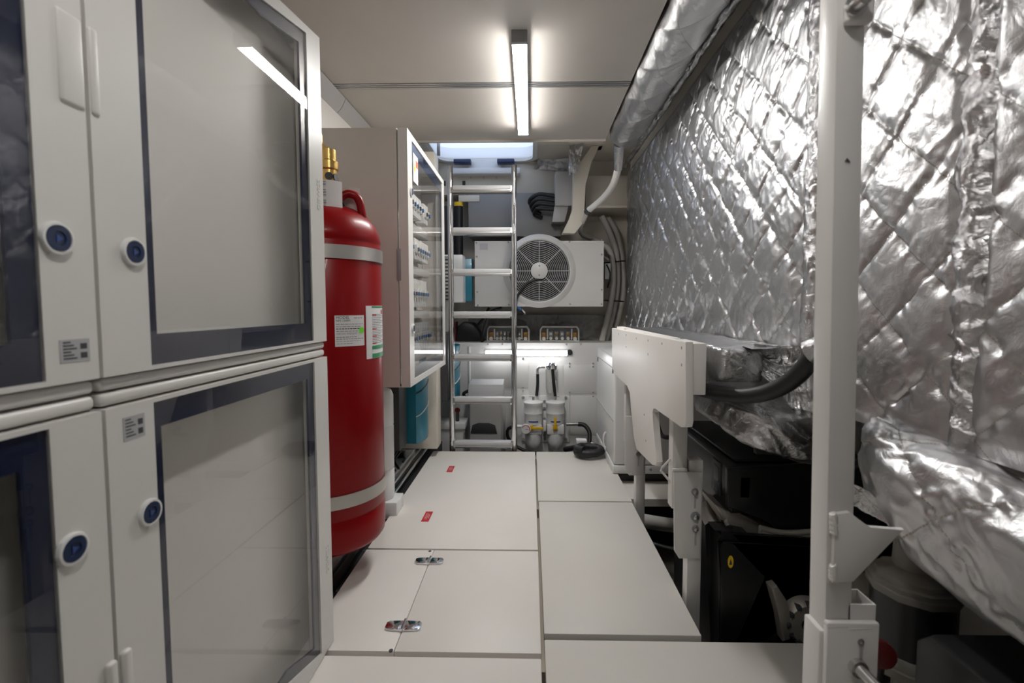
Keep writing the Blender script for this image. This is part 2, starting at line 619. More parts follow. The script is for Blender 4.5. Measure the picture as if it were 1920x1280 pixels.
# cove trim along the left top corner
tr = B().prism([(-.95, 1.90), (-.948, 1.90), (-.925, 1.925), (-.905, 1.968), (-.95, 1.968)], 'Y', -3.20, 2.35)
tr = struct(tr.done('trim_1', 'mid_grey'), 'grey cove trim in the corner of ceiling and hull side')
B().prism([(-.95, 1.90), (-.948, 1.90), (-.925, 1.925), (-.905, 1.968), (-.95, 1.968)], 'Y', 2.354, 2.94).done('cove_strip', 'mid_grey', tr)

# deck with the hatch opening
hx0, hx1, hy0, hy1 = -.76, .03, 3.10, 3.955


def rrect(x0, x1, y0, y1, r, n=6):
    out = []
    for cx, cy, a in ((x1 - r, y1 - r, 0), (x0 + r, y1 - r, PI / 2), (x0 + r, y0 + r, PI), (x1 - r, y0 + r, 1.5 * PI)):
        for k in range(n + 1):
            t = a + PI / 2 * k / n
            out.append((cx + r * math.cos(t), cy + r * math.sin(t)))
    return out


def outer_for(inner, x0, x1, y0, y1):
    cx = (sum(p[0] for p in inner)) / len(inner)
    cy = (sum(p[1] for p in inner)) / len(inner)
    o = []
    n = len(inner) // 4
    cs = [(x1, y1), (x0, y1), (x0, y0), (x1, y0)]
    for i, p in enumerate(inner):
        q = i // n
        k = i % n
        c = cs[q]
        if k == 0: o.append((c[0], p[1]) if q in (0, 2) else (p[0], c[1]))
        elif k == n - 1: o.append((p[0], c[1]) if q in (0, 2) else (c[0], p[1]))
        else: o.append(c if k == n // 2 else None)
    # fill gaps
    for i in range(len(o)):
        if o[i] is None:
            q = i // n
            o[i] = cs[q]
    return o


inn = rrect(hx0, hx1, hy0, hy1, .11)
dk = B().ring(outer_for(inn, -1.0, 1.35, -3.20, YW + .1), inn, 'Z', ZD, ZD + .10)
bmesh.ops.remove_doubles(dk.bm, verts=dk.bm.verts, dist=1e-5)
bmesh.ops.dissolve_degenerate(dk.bm, edges=dk.bm.edges, dist=1e-5)
dk = struct(dk.done('ceiling_deck', 'cream', smooth=20), 'cream underside of the deck around the hatch')

# deck hatch
ht = thing('deck_hatch', 'translucent white deck hatch with rounded corners above the ladder', 'hatch', (-.36, 3.5, ZD))
inn2 = rrect(hx0 - .02, hx1 + .02, hy0 - .02, hy1 + .02, .12)
inn3 = rrect(hx0 + .015, hx1 - .015, hy0 + .015, hy1 - .015, .10)
B().ring(inn2, inn3, 'Z', ZD - .014, ZD - .0005).done('hatch_frame', 'white_plastic', ht)
B().prism(rrect(hx0 + .004, hx1 - .004, hy0 + .004, hy1 - .004, .105), 'Z', ZD + .012, ZD + .018).done('lid_pane', 'hatch_acrylic', ht)
for px in (866, 948):
    c = P(px, 300, Y=3.86)
    B().box((c.x - .07, 3.87, ZD - .05), (c.x + .07, 3.925, ZD - .014), .006).done('latch', 'navy_plastic', ht)
B().box(P(822, 270, Y=3.45) + Vector((-.012, 0, .12)), P(822, 270, Y=3.45) + Vector((.012, .012, -.08)), .003).done('gas_strut', 'aluminium', ht)
# white step panel and rail under the hatch
sp = thing('hatch_sill', 'white plastic sill and bar fixed under the hatch edge', 'sill', (-.3, 3.95, 1.95))
a, b = P(880, 300, Y=3.97), P(940, 322, Y=3.97)
B().box((a.x, 3.93, b.z), (b.x, 3.99, ZD), .004).done('sill_plate', 'white_plastic', sp)
a, b = P(840, 318, Y=3.95), P(975, 328, Y=3.95)
B().box((a.x, 3.90, b.z), (b.x, 3.99, a.z), .004).done('sill_bar', 'white_plastic', sp)

# upper cream beam across the back under the deck
a, b = P(700, 326, Y=3.99), P(1075, 364, Y=3.99)
ub = B().box((-.949, 3.99, b.z), (b.x + .1, YW - .001, ZD - .001), .006)
ub = struct(ub.done('wall_back_beam', 'cream'), 'cream cross beam under the deck at the far end')
for px, py in ((883, 333), (907, 333), (931, 333)):
    c = P(px, py, Y=3.99)
    B().cyl((c.x, 3.986, c.z), (c.x, 3.9899, c.z), .010, n=12).done('bolt', 'steel', ub)
for px, py in ((870, 344), (833, 344)):
    c = P(px, py, Y=3.99)
    B().box((c.x - .012, 3.982, c.z - .02), (c.x + .012, 3.9899, c.z + .02)).done('cable_clip', 'black_plastic', ub)

# lower back panel wall
lp = B().box((-.949, YB, -.45), (.70, YB + .03, .668), .004)
lp = struct(lp.done('wall_back_lower', 'back_panel'), 'white panelled bulkhead carrying the fuel filters')
B().box((-.949, YB + .03, .64), (1.0, YW - .001, .664)).done('ledge', 'hull_white', lp)
for (x0, y0, x1, y1) in ((884, 676, 990, 727), (992, 684, 1056, 770), (1058, 684, 1117, 738), (1058, 742, 1117, 815), (862, 650, 880, 830)):
    a, b = P(x0, y0, Y=YB), P(x1, y1, Y=YB)
    B().box((a.x, YB - .004, b.z), (b.x, YB - .0005, a.z), .0012).done('access_panel', 'back_panel', lp)
sb = []
for px, py in ((981, 672), (981, 726), (981, 732), (1068, 681), (1068, 687), (1112, 681), (1112, 687), (1068, 735),
               (1068, 741), (1112, 735), (1112, 742), (915, 645), (942, 645), (1062, 645), (1089, 645), (943, 728),
               (878, 654), (878, 702), (879, 716)):
    c = P(px, py, Y=YB)
    B().cyl((c.x, YB - .008, c.z), (c.x, YB - .003, c.z), .007, n=10).done('screw', 'steel', lp)
c = P(1068, 660, Y=YB)
B().cyl((c.x, YB - .02, c.z), (c.x, YB, c.z), .022).done('push_button', 'black_plastic', lp)
a = P(880, 648, Y=YB)
B().tube([(a.x, YB - .012, .64), (a.x, YB - .012, .1), (a.x, YB - .012, -.3)], .011, sm=1).done('conduit', 'white_plastic', lp)

# left ledge along the hull with rails
lg = struct(B().box((-.949, 1.29, -.10), (-.74, YB - .002, -.02), .004).done('trim_ledge', 'mid_grey'), 'grey ledge along the hull side left of the floor panels')
B().box((-.738, 1.24, -.10), (-.648, YB - .002, -.03), .004).done('rubber_gutter', 'black_rubber', lg)
B().box((-.745, 1.29, -.02), (-.715, 2.35, .006), .003).done('rail', 'aluminium', lg)
B().box((-.705, 1.29, -.03), (-.675, 2.35, -.004), .003).done('rail', 'black_plastic', lg)
B().box((-.93, 2.35, -.02), (-.735, YB - .01, .05), .006).done('ledge_box', 'mid_grey', lg)
for k, px in enumerate((0, 1)):
    B().tube([(-.722 + .028 * k, 2.32, .022 - .018 * k), (-.722 + .028 * k, 3.3, .03 - .018 * k)], .010, sm=1).done('chrome_pipe', 'chrome', lg)
for y in (2.5, 2.62, 2.8, 2.95, 3.1, 3.2):
    for x in (-.79, -.86):
        B().cyl((x, y, .05), (x, y, .058), .010, n=10).done('bolt', 'dark_grey', lg)

# ================================================================== LAMPS
for ly0, ll, llab in ((1.795, .955, 'slim white linear lamp lit on the ceiling near the hatch'),
                      (.12, .36, 'short added linear lamp, unseen on the ceiling above the viewer')):  # second lamp is added out of view to light near enclosures and post
    lamp = thing('ceiling_lamp', llab, 'lamp', (-.043, ly0 + ll / 2, ZC), 'linear ceiling lamps')
    B().box((-.072, ly0 + .005, ZC - .038), (-.014, ly0 + ll - .005, ZC), .002).done('lamp_body', 'aluminium', lamp)
    B().box((-.070, ly0 + .02, ZC - .046), (-.016, ly0 + ll - .015, ZC - .0382), .004, 3).done('lamp_tube', 'lamp_tube', lamp)
    B().box((-.073, ly0, ZC - .046), (-.013, ly0 + .02, ZC - .0005), .003).done('end_cap', 'grey_plastic', lamp)
    B().box((-.073, ly0 + ll - .015, ZC - .046), (-.013, ly0 + ll, ZC - .0005), .003).done('end_cap', 'white_plastic', lamp)
a, b = P(910, 655.5, Y=YB), P(1064, 667, Y=YB)
bl = thing('bulkhead_lamp', 'lit white tube lamp mounted level on the far bulkhead', 'lamp', (-.03, YB, b.z))
B().box((a.x, YB - .02, b.z), (b.x, YB - .001, a.z), .002).done('lamp_body', 'white_plastic', bl)
B().box((a.x + .004, YB - .05, b.z + .002), (b.x - .004, YB - .02, a.z - .002), .012, 3).done('lamp_tube', 'lamp_tube_cool', bl)

# ================================================================== NEAR ENCLOSURES (left)
XD = -.56
ENC = [
    # y0, y1, z0, z1, which corner row is clipped, lock, label
    (0.604, 1.282, .8580, 1.662, 'top', (.6575, 1.0275),
     'upper light grey enclosure with glass door next to the red cylinder'),
    (0.604, 1.282, .0040, .8150, 'bottom', (.665, .650),
     'lower light grey enclosure with glass door standing on the floor beside the red cylinder'),
    (-.080, 0.598, .8580, 1.662, 'top', (.5500, 1.031),
     'upper light grey enclosure nearest the viewer with round lock and grip'),
    (-.080, 0.598, .0040, .8150, 'bottom', (.5480, .656),
     'lower light grey enclosure nearest the viewer at the left edge'),
]
for i, (y0, y1, z0, z1, clip, lock, lab) in enumerate(ENC):
    e = thing('enclosure', lab, 'electrical enclosure', (-.75, (y0 + y1) / 2, z0), 'glass door enclosures')
    far = y0 > .5
    # body: open fronted shell
    zt_ = 1.63 if clip == 'top' else z1 - .008
    o = [(y0 + .004, z0 + .012), (y1 - .004, z0 + .012), (y1 - .004, z1 - .008), (y0 + .004, zt_)]
    n_ = [(y0 + .018, z0 + .026), (y1 - .018, z0 + .026), (y1 - .018, z1 - .022), (y0 + .018, zt_ - .014)]
    bd = B().ring(o, n_, 'X', -.93, -.592)
    bd.box((-.9305, y0 + .004, z0 + .012), (-.915, y1 - .004, zt_))
    bd.box((-.9305, y0 + .02, z0), (-.62, y1 - .02, z0 + .013))
    if clip == 'top':
        bd.box((-.93, y0 + .001, z0 - .0195), (-.566, y1 - .001, z0 - .003), .006, 3)
    else:
        bd.box((-.93, y0 + .001, z1 + .003), (-.566, y1 - .001, z1 + .0205), .006, 3)
    bd.done('body', 'enclosure', e)
    B().box((-.625, y0 + .02, z0 + .028), (-.615, y1 - .02, zt_ - .016)).done('mounting_plate', 'enclosure_plate', e)
    # door outline and pane outline (y, z)
    if far:
        by0, by1 = .683, 1.206
    else:
        by0, by1 = .015, .531
    bm_ = (by0 + by1) / 2
    pz0, pz1 = z0 + .006, z1 - .006
    dr = [(y0, z0), (y0, z1), (y1, z1), (y1, z0)]
    k1 = by1 - .19
    if clip == 'top':
        pane = [(by0, pz0), (by0, 1.592), (k1, 1.592), (by1, 1.632), (by1, pz0)]
        inner = [(by0 + .018, pz0 + .046), (by0 + .018, 1.560), (k1, 1.560), (by1 - .03, 1.594), (by1 - .03, pz0 + .046)]
        outer = [(y0, z0), (y0, 1.634), (k1 + .07, 1.634), (y1, z1), (y1, z0)]
    else:
        k1 = by1 - .165
        pane = [(by0, .076), (by0, pz1), (by1, pz1), (by1, .022), (k1, .076)]
        inner = [(by0 + .018, .106), (by0 + .018, pz1 - .04), (by1 - .03, pz1 - .04), (by1 - .03, .058), (k1, .106)]
        outer = [(y0, z0), (y0, z1), (y1, z1), (y1, z0), (k1, z0)]
    d = B().ring(outer, pane, 'X', -.592, XD)
    es = [ed for ed in d.bm.edges if all(abs(v.co.x - XD) < 1e-5 for v in ed.verts) and len(ed.link_faces) == 2
          and abs(ed.calc_face_angle(0)) > 1]
    bmesh.ops.bevel(d.bm, geom=es, offset=.004, segments=3, profile=.5, affect='EDGES')
    d = d.done('door', 'enclosure', e)
    B().ring(pane, inner, 'X', XD - .010, XD - .0045).done('navy_border', 'navy_print', d)
    B().prism(pane, 'X', XD - .0040, XD - .0015).done('glass_pane', 'pane_glass', d)
    # raised lip along the door's hinge and lock edge
    ly, lz = lock
    B().lathe([(0, 0), (.0195, 0), (.020, .003), (.0188, .0055), (.016, .006), (.015, .004), (0, .004)], (XD, ly, lz), (1, 0, 0)).done('lock_ring', 'white_plastic', d)
    B().lathe([(0, .004), (.0148, .004), (.0148, .0058), (.0085, .0058), (.008, .0045), (0, .0045)], (XD, ly, lz), (1, 0, 0)).done('lock_core', 'navy_plastic', d)
    tri = [(ly + .0055 * math.cos(a), lz + .0055 * math.sin(a)) for a in (0, 2 * PI / 3, 4 * PI / 3)]
    B().prism(tri, 'X', XD + .0046, XD + .0054).done('lock_key', 'lever_blue', d)
    # GEWISS in raised letters on the far stile
    if far:
        zt = 1.205 if clip == 'top' else .215
        zt2 = zt
        mxl = Matrix.Translation((XD + .0002, 1.256, zt2 - .012)) @ Matrix(((0, 0, 1, 0), (0, 1, 0, 0), (1, 0, 0, 0), (0, 0, 0, 1)))
        # x of text -> up (z), y of text -> -y
        mxl = Matrix.Translation((XD + .0002, 1.262, zt2)) @ Matrix(((0, 0, 1, 0), (0, -1, 0, 0), (1, 0, 0, 0), (0, 0, 0, 1)))
        text_at('GEWISS', .024, mxl, 'enclosure', 'embossed_lettering', d, depth=.0008)
    # finger grip on the stile
    gz = 1.25 if clip == 'top' else .42
    gy = y1 - .004 if not far else y0 + .012
    if clip == 'top' and not far:
        g = B().box((XD - .006, gy - .030, gz - .055), (XD + .0035, gy + .003, gz + .055), .010, 4)
        g.done('grip', 'enclosure', d)
    if clip == 'top' and far:
        g = B().box((XD - .006, y0 + .001, gz - .055), (XD + .0035, y0 + .014, gz + .055), .006, 4)
        g.done('grip', 'enclosure', d)
    if clip == 'bottom':
        g = B().box((XD - .002, (y1 - .016) if not far else y0 + .001, gz - .05), (XD + .008, (y1 - .001) if not far else y0 + .016, gz + .06), .007, 4)
        g.done('grip', 'enclosure', d)
    # rating sticker
    st = None
    if i == 2: st = (.567, .897, .019, .014)
    if i == 1: st = (.647, .7815, .018, .0165)
    if st:
        sy_, sz_, hw, hh = st
        s = B().box((XD, sy_ - hw, sz_ - hh), (XD + .0006, sy_ + hw, sz_ + hh)).done('rating_sticker', 'spec_sticker', d)
        tx = B()
        for k in range(6):
            w = hw * (.5 + .2 * ((k * 7) % 3))
            tx.box((XD + .0006, sy_ - hw * .8, sz_ + hh * (.75 - .28 * k) - .0009), (XD + .0009, sy_ - hw * .8 + w, sz_ + hh * (.75 - .28 * k) + .0009))
        tx.box((XD + .0006, sy_ + hw * .35, sz_ - hh * .7), (XD + .0009, sy_ + hw * .8, sz_ - hh * .2))
        tx.box((XD + .0006, sy_ + hw * .35, sz_ + hh * .1), (XD + .0009, sy_ + hw * .8, sz_ + hh * .6))
        tx.done('printed_text', 'ink', d)

# ================================================================== FIRE CYLINDER
CX, CY, CR = -.725, 1.66, .190
fe = thing('fire_cylinder', 'tall red fire suppression cylinder strapped beside the enclosures', 'fire cylinder', (CX, CY, .12))
prof = [(0, .122), (CR - .035, .122), (CR - .012, .128), (CR - .002, .142), (CR, .165), (CR, .235), (CR - .004, .243), (CR - .004, .25), (CR, .258),
        (CR, 1.16), (CR - .003, 1.165), (CR - .003, 1.172), (CR, 1.178), (CR - .004, 1.20), (CR - .016, 1.235),
        (CR - .04, 1.265), (CR - .075, 1.288), (CR - .115, 1.302), (.05, 1.310), (.045, 1.322), (0, 1.322)]
B().lathe(prof, (CX, CY, 0), n=72).done('tank', 'red_paint', fe)
for z in (1.128, .312):
    s = B().lathe([(CR + .001, z - .022), (CR + .006, z - .022), (CR + .006, z + .022), (CR + .001, z + .022), (CR + .001, z - .022)], (CX, CY, 0), n=72)
    s.box((-.949, CY - .06, z - .03), (CX - CR + .012, CY + .06, z + .03))
    s.done('strap', 'strap_steel', fe)
# valve, elbow collar and handle
vx, vy = P(615, 300, Y=CY - .07).x - .01, CY - .07
vz = 1.312
vv = B().lathe([(0, 1.31), (.032, 1.31), (.032, 1.35), (.026, 1.355), (.026, 1.40), (.031, 1.405), (.031, 1.43), (.024, 1.435), (.024, 1.47), (.012, 1.475), (0, 1.475)], (CX + .035, CY - .03, .015), n=32)
vv.done('valve', 'brass', fe)
for ang in (-1.2, -.2, .8):
    d_ = Vector((math.cos(ang), math.sin(ang), 0))
    c0 = Vector((CX + .035, CY - .03, 1.392))
    B().cyl(c0 + d_ * .022, c0 + d_ * .0275, .013, n=18).done('valve_port', 'ink', fe)
B().cyl((CX + .005, CY - .05, 1.49), (CX + .005, CY - .05, 1.53), .018).done('valve_cap', 'brass', fe)
B().cyl((CX + .035, CY - .03, 1.475), (CX + .005, CY - .05, 1.50), .014).done('valve_stem', 'brass', fe)
# lifting lug: an open loop on the shoulder
c0 = Vector((CX + .105, CY - .035, 1.272))
pts = [c0 + Vector((-.045, -.02, .012)), c0 + Vector((-.028, -.012, .045)), c0 + Vector((-.006, -.002, .064)), c0 + Vector((.02, .008, .058)),
       c0 + Vector((.032, .014, .032)), c0 + Vector((.038, .017, -.012))]
B().tube(pts, .0135, n=14, sm=5).done('lifting_lug', 'red_paint', fe)


# tags and labels wrapped around the tank
def wrap(px0, py0, r):
    """angle and height on the tank for a photo pixel"""
    d = P(px0, py0, Y=1.0) - Vector((0, 0, H))
    o = Vector((0, 0, H))
    ax, ay = d.x, d.y
    A_ = ax * ax + ay * ay
    B_ = 2 * (ax * (0 - CX) + ay * (0 - CY))
    C_ = CX * CX + CY * CY - r * r
    disc = max(0, B_ * B_ - 4 * A_ * C_)
    t = (-B_ - math.sqrt(disc)) / (2 * A_)
    p = o + d * t
    return math.atan2(p.y - CY, p.x - CX), p.z


def decal(a0, a1, z0, z1, r, m, name, par, th=.0006, n=14):
    b_ = B()
    b_.lathe([(r, z0), (r + th, z0), (r + th, z1), (r, z1), (r, z0)], (CX, CY, 0), n=n, a0=a0, a1=a1)
    return b_.done(name, m, par)


a0, zt = wrap(627, 592, CR)
a1, zb = wrap(683, 648, CR)
zt = (zt + wrap(683, 590, CR)[1]) / 2
zb = (zb + wrap(628, 649, CR)[1]) / 2
lb = decal(a0, a1, zb, zt, CR + .0004, 'sticker_white', 'model_label', fe)
hgt, wid = zt - zb, (a1 - a0) * CR


def onlabel(u, v, a_0, z_t, lift=.0012):
    """millimetre-like label coordinates -> function mapping text verts on the tank"""
    def f(co):
        a_ = a_0 + (u + co.x) / CR
        r_ = CR + lift + co.z
        return Vector((CX + r_ * math.cos(a_), CY + r_ * math.sin(a_), z_t - v + co.y))
    return f


for s_, u, v, sz, m_ in (('MODEL', .04, .115, .013, 'ink'), ('NFS 1500M', .04, .20, .0095, 'ink'), ('GROSS WEIGHT', .04, .62, .0095, 'ink_grey')):
    text_at(s_, sz, None, m_, 'printed_text', lb, depth=.0001, warp=onlabel(wid * u, hgt * v, a0, zt))
# the lines too small to read are plain word-length marks
random.seed(4)
for bold, rows in (('ink', ((.43, .95, .03), (.76, .95, .016))), ('ink_grey', ((.085, .95, .03), (.285, .95, .02), (.36, .85, .022), (.51, .75, .025), (.70, .7, .028), (.83, .85, .016), (.91, .55, .016)))):
    for v, end, hgt_ in rows:
        mk = B()
        u = .62 if v < .1 else .04
        while u < end:
            w_ = random.uniform(.05, .13)
            u1 = min(u + w_, end)
            mk.lathe([(CR + .0013, zt - hgt * (v + hgt_ / 2)), (CR + .0013, zt - hgt * (v - hgt_ / 2))], (CX, CY, 0), n=3,
                     a0=a0 + wid * u / CR, a1=a0 + wid * u1 / CR)
            u = u1 + .022
        mk.done('printed_text', bold, lb)
ag, zg = wrap(677, 619, CR)
dots = B()
for k in range(22):
    a_ = 2 * PI * k / 22
    b_ = 2 * PI * (k + 1) / 22
    vs = []
    for rr, aa in ((0, 0), (.0105, a_), (.0105, b_)):
        an = ag + rr * math.cos(aa) / CR
        vs.append(dots.bm.verts.new((CX + (CR + .0022) * math.cos(an), CY + (CR + .0022) * math.sin(an), zg + rr * math.sin(aa))))
    dots.bm.faces.new(vs)
dots.done('green_dot', 'dot_green', lb)
a0, _ = wrap(686, 600, CR)
a1 = a0 + .95
zt = wrap(690, 573, CR)[1]
zb = wrap(690, 673, CR)[1]
il = decal(a0, a1, zb, zt, CR + .0003, 'sticker_white', 'instruction_label', fe)
hh = zt - zb
decal(a0 + .15, a1, zt - .035 * hh, zt - .001, CR + .0012, 'sticker_green', 'green_band', il)
decal(a0 + .15, a1, zb + .17 * hh, zb + .24 * hh, CR + .0012, 'sticker_green', 'green_band', il)
decal(a0 + .15, a1, zb + .001, zb + .09 * hh, CR + .0012, 'sticker_green', 'green_band', il)
lines = B()
for k in range(18):
    z_ = zt - hh * (.17 + k * .032)
    lines.lathe([(CR + .0012, z_), (CR + .0012, z_ + .0022)], (CX, CY, 0), n=6, a0=a0 + .16, a1=a0 + .5 + .1 * ((k * 5) % 3))
lines.done('printed_text', 'ink_grey', il)
lines = B()
for k in (0, 6, 9, 12):
    z_ = zt - hh * (.185 + k * .045)
    lines.lathe([(CR + .0013, z_), (CR + .0013, z_ + .004)], (CX, CY, 0), n=6, a0=a0 + .16, a1=a0 + .3)
lines.lathe([(CR + .0013, zt - .16 * hh), (CR + .0013, zt - .08 * hh)], (CX, CY, 0), n=6, a0=a0 + .52, a1=a0 + .62)
lines.done('red_print', 'sticker_red', il)
# paper tags at the valve
t0 = Vector((CX + .02, CY - .085, 1.30))


def tagsheet(c, w, h, curl, rz, tilt, m, name):
    nu, nv = 14, 8
    u = np.linspace(-.5, .5, nu)[:, None] * np.ones((1, nv))
    v = np.linspace(-.5, .5, nv)[None, :] * np.ones((nu, 1))
    x = u * w
    y = curl * (np.maximum(u, 0) ** 2) * 4
    z = v * h
    ca, sa = math.cos(rz), math.sin(rz)
    X = c.x + x * ca - y * sa
    Y = c.y + x * sa + y * ca + tilt * z
    return sheet(name, np.stack([X, Y, c.z + z], -1), np.zeros((nu, nv)), m, fe)


tg = tagsheet(t0 + Vector((.025, -.03, .022)), .10, .085, .04, -.1, 0, 'paper_tag', 'paper_tag')
tx = B()
for k in range(9):
    if k in (2, 6): continue
    z_ = t0.z + .055 - k * .0085
    ln = .05 - .012 * ((k * 3) % 3)
    tx.box((t0.x - .008, t0.y - .0325 - .004, z_), (t0.x - .008 + ln, t0.y - .0322 - .002, z_ + .0028))
tx.done('printed_text', 'ink_grey', fe)
tagsheet(Vector((CX + .085, CY - .01, 1.325)), .075, .075, .03, -.35, -.25, 'paper_tag', 'paper_tag')
B().tube([(CX + .045, CY - .06, 1.345), (CX + .07, CY - .055, 1.33), (CX + .085, CY - .05, 1.30), (CX + .092, CY - .045, 1.285)], .007, sm=4).done('safety_pin', 'black_plastic', fe)

# ================================================================== STEEL ELECTRICAL CABINET ON LEFT WALL
ex0, ex1, ey0, ey1, ez0, ez1 = -.949, -.5, 1.94, 2.752, .617, 1.674
ec = thing('wall_cabinet', 'beige steel switchboard cabinet with glass door hung above the floor', 'electrical cabinet', (-.75, 2.34, ez0))
o = [(ey0, ez0), (ey1, ez0), (ey1, ez1), (ey0, ez1)]
n_ = [(ey0 + .015, ez0 + .015), (ey1 - .015, ez0 + .015), (ey1 - .015, ez1 - .015), (ey0 + .015, ez1 - .015)]
bd = B().ring(o, n_, 'X', ex0, -.544)
bd.box((ex0, ey0 + .01, ez0 + .01), (ex0 + .02, ey1 - .01, ez1 - .01))
bd.done('body', 'steel_cabinet', ec)
B().box((-.64, ey0 + .016, ez0 + .016), (-.63, ey1 - .016, ez1 - .016)).done('mounting_plate', 'enclosure_plate', ec)
B().box((-.545, ey0 + .004, ez0 + .004), (-.540, ey1 - .004, ez0 + .012)).done('gasket', 'black_rubber', ec)
pan = [(ey0 + .075, ez0 + .025), (ey0 + .075, ez1 - .025), (ey1 - .05, ez1 - .025), (ey1 - .05, ez0 + .025)]
dr = B().ring([(ey0, ez0), (ey0, ez1), (ey1, ez1), (ey1, ez0)], pan, 'X', -.538, ex1)
es = [ed for ed in dr.bm.edges if all(abs(v.co.x - ex1) < 1e-5 for v in ed.verts) and abs(ed.calc_face_angle(0)) > 1]
bmesh.ops.bevel(dr.bm, geom=es, offset=.004, segments=2, profile=.5, affect='EDGES')
dr = dr.done('door', 'enclosure', ec)
inn_ = [(pan[0][0] + .02, pan[0][1] + .05), (pan[1][0] + .02, pan[1][1] - .05), (pan[2][0] - .025, pan[2][1] - .05), (pan[3][0] - .025, pan[3][1] + .05)]
B().ring(pan, inn_, 'X', ex1 - .010, ex1 - .0065).done('navy_border', 'navy_print', dr)
B().prism(pan, 'X', ex1 - .006, ex1 - .003).done('glass_pane', 'pane_glass', dr)
for z in (1.43, .86):
    B().lathe([(0, 0), (.02, 0), (.02, .006), (.016, .007), (.014, .004), (0, .004)], (ex1, ey0 + .05, z), (1, 0, 0), n=20).done('lock_ring', 'white_plastic', dr)
    B().lathe([(0, .004), (.013, .004), (.013, .007), (0, .007)], (ex1, ey0 + .05, z), (1, 0, 0), n=20).done('lock_core', 'navy_plastic', dr)
B().box((-.55, ey0 - .003, 1.06), (-.532, ey0 + .004, 1.19), .002).done('hinge_recess', 'ink_grey', ec)
# warning sticker (yellow triangle, red strip)
ys, zs = ey0 + .135, 1.55
ws = B().box((ex1 - .003, ys - .03, zs - .06), (ex1 - .0022, ys + .055, zs + .06)).done('warning_sticker', 'sticker_white', dr)
B().prism([(ys - .02, zs - .012), (ys + .012, zs - .012), (ys - .004, zs + .025)], 'X', ex1 - .0022, ex1 - .0016).done('yellow_triangle', 'sticker_yellow', ec)
B().box((ex1 - .0022, ys + .015, zs + .01), (ex1 - .0016, ys + .05, zs + .04)).done('red_strip', 'sticker_orange', ec)
# breakers on rails behind the glass
for r, (z, m_) in enumerate(((1.45, 'white_plastic'), (1.24, 'white_plastic'), (1.02, 'white_plastic'), (.80, 'grey_plastic'))):
    B().box((-.629, ey0 + .08, z - .018), (-.615, ey1 - .06, z + .018)).done('din_rail', 'aluminium', ec)
    for k in range(11):
        y_ = ey0 + .13 + k * .052
        if (r, k) in ((1, 4), (0, 8), (2, 10)): continue
        hz = .052 if r < 2 else .07
        bb = B().box((-.616, y_, z - hz), (-.570, y_ + .048, z + hz), .003)
        bb.box((-.571, y_ + .006, z - .02), (-.560, y_ + .042, z + .02), .002)
        q = bb.done('breaker', m_, ec)
        B().box((-.561, y_ + .016, z - .012), (-.552, y_ + .032, z + .006), .002).done('toggle', 'blue_plastic' if (k + r) % 3 else 'ink', q)
    B().box((-.62, ey0 + .07, z - .125), (-.58, ey1 - .06, z - .085), .003).done('wire_duct', 'mid_grey', ec)

# ================================================================== LEFT SIDE BELOW AND BEYOND THE CABINET
# white ribbed expansion tank
ca = P(727, 780, Y=2.15)
et = thing('white_canister', 'tall white plastic canister below the switchboard cabinet', 'canister', (ca.x - .05, 2.15, .05))
B().lathe([(0, .062), (.055, .062), (.06, .075), (.06, .20), (.056, .205), (.06, .21), (.06, .40), (.056, .405), (.06, .41), (.06, .545), (.05, .57), (.02, .58), (0, .58)],
          (ca.x - .035, 2.15, 0), n=32).done('canister_body', 'white_plastic', et)
B().box((-.949, 2.09, -.018), (P(744, 870, Y=2.1).x, 2.21, .062), .006).done('canister_foot', 'white_plastic', et)
# teal inverter with curved front + dark heat sink behind
def inverter(cx, y0, y1, z0, z1, depth, label, grp):
    t = thing('power_inverter', label, 'inverter', (cx, (y0 + y1) / 2, z0), grp)
    w = depth
    prof_ = [(-.949, y0), (cx - .035, y0), (cx - .012, y0 + (y1 - y0) * .12), (cx, y0 + (y1 - y0) * .4), (cx, y0 + (y1 - y0) * .6), (cx - .012, y1 - (y1 - y0) * .12), (cx - .035, y1), (-.949, y1)]
    B().prism([(a_ if a_ < -.9 else a_, b_) for a_, b_ in prof_], 'Z', z0, z1, .006).done('casing', 'teal', t)
    for k in range(3):
        z_ = z0 + (z1 - z0) * (.3 + .25 * k)
        B().tube([(cx - .034, y0 - .001, z_), (cx - .010, y0 + (y1 - y0) * .12, z_ + .012), (cx + .001, y0 + (y1 - y0) * .5, z_ + .035), (cx - .010, y1 - (y1 - y0) * .12, z_ + .05)], .0035, n=6).done('groove', 'dark_grey' if k % 2 else 'white_plastic', t)
    return t


z0_, z1_ = P(790, 823, Y=2.72).z, P(790, 690, Y=2.72).z
inverter(P(801, 760, Y=2.75).x, 2.62, 2.86, z0_, .70, .3, 'teal power inverter mounted under the switchboard cabinet', 'teal inverters')
dg = P(750, 770, Y=2.50)
tag(B().box((-.949, 2.44, .19), (P(763, 770, Y=2.59).x, 2.59, .60), .006).done('battery_charger', 'dark_grey'), 'dark grey box between white canister and teal inverter', 'charger')
c = P(855, 690, Y=3.55)
inverter(P(862, 690, Y=3.5).x, 3.36, 3.62, P(855, 748, Y=3.45).z, P(855, 647, Y=3.45).z, .2, 'teal power inverter seen behind the ladder rail', 'teal inverters')
# white and teal slim unit high on the left wall behind the ladder
a, b = P(857, 478, Y=3.55), P(876, 567, Y=3.55)
su = thing('slim_inverter', 'slim white and teal unit on the wall behind the ladder', 'inverter', (a.x, 3.6, b.z))
B().box((-.949, 3.52, b.z), (a.x + .045, 3.68, a.z), .006).done('casing', 'white_plastic', su)
B().box((-.949, 3.685, b.z + .01), (b.x + .02, 3.74, a.z - .01), .006).done('side_panel', 'teal', su)
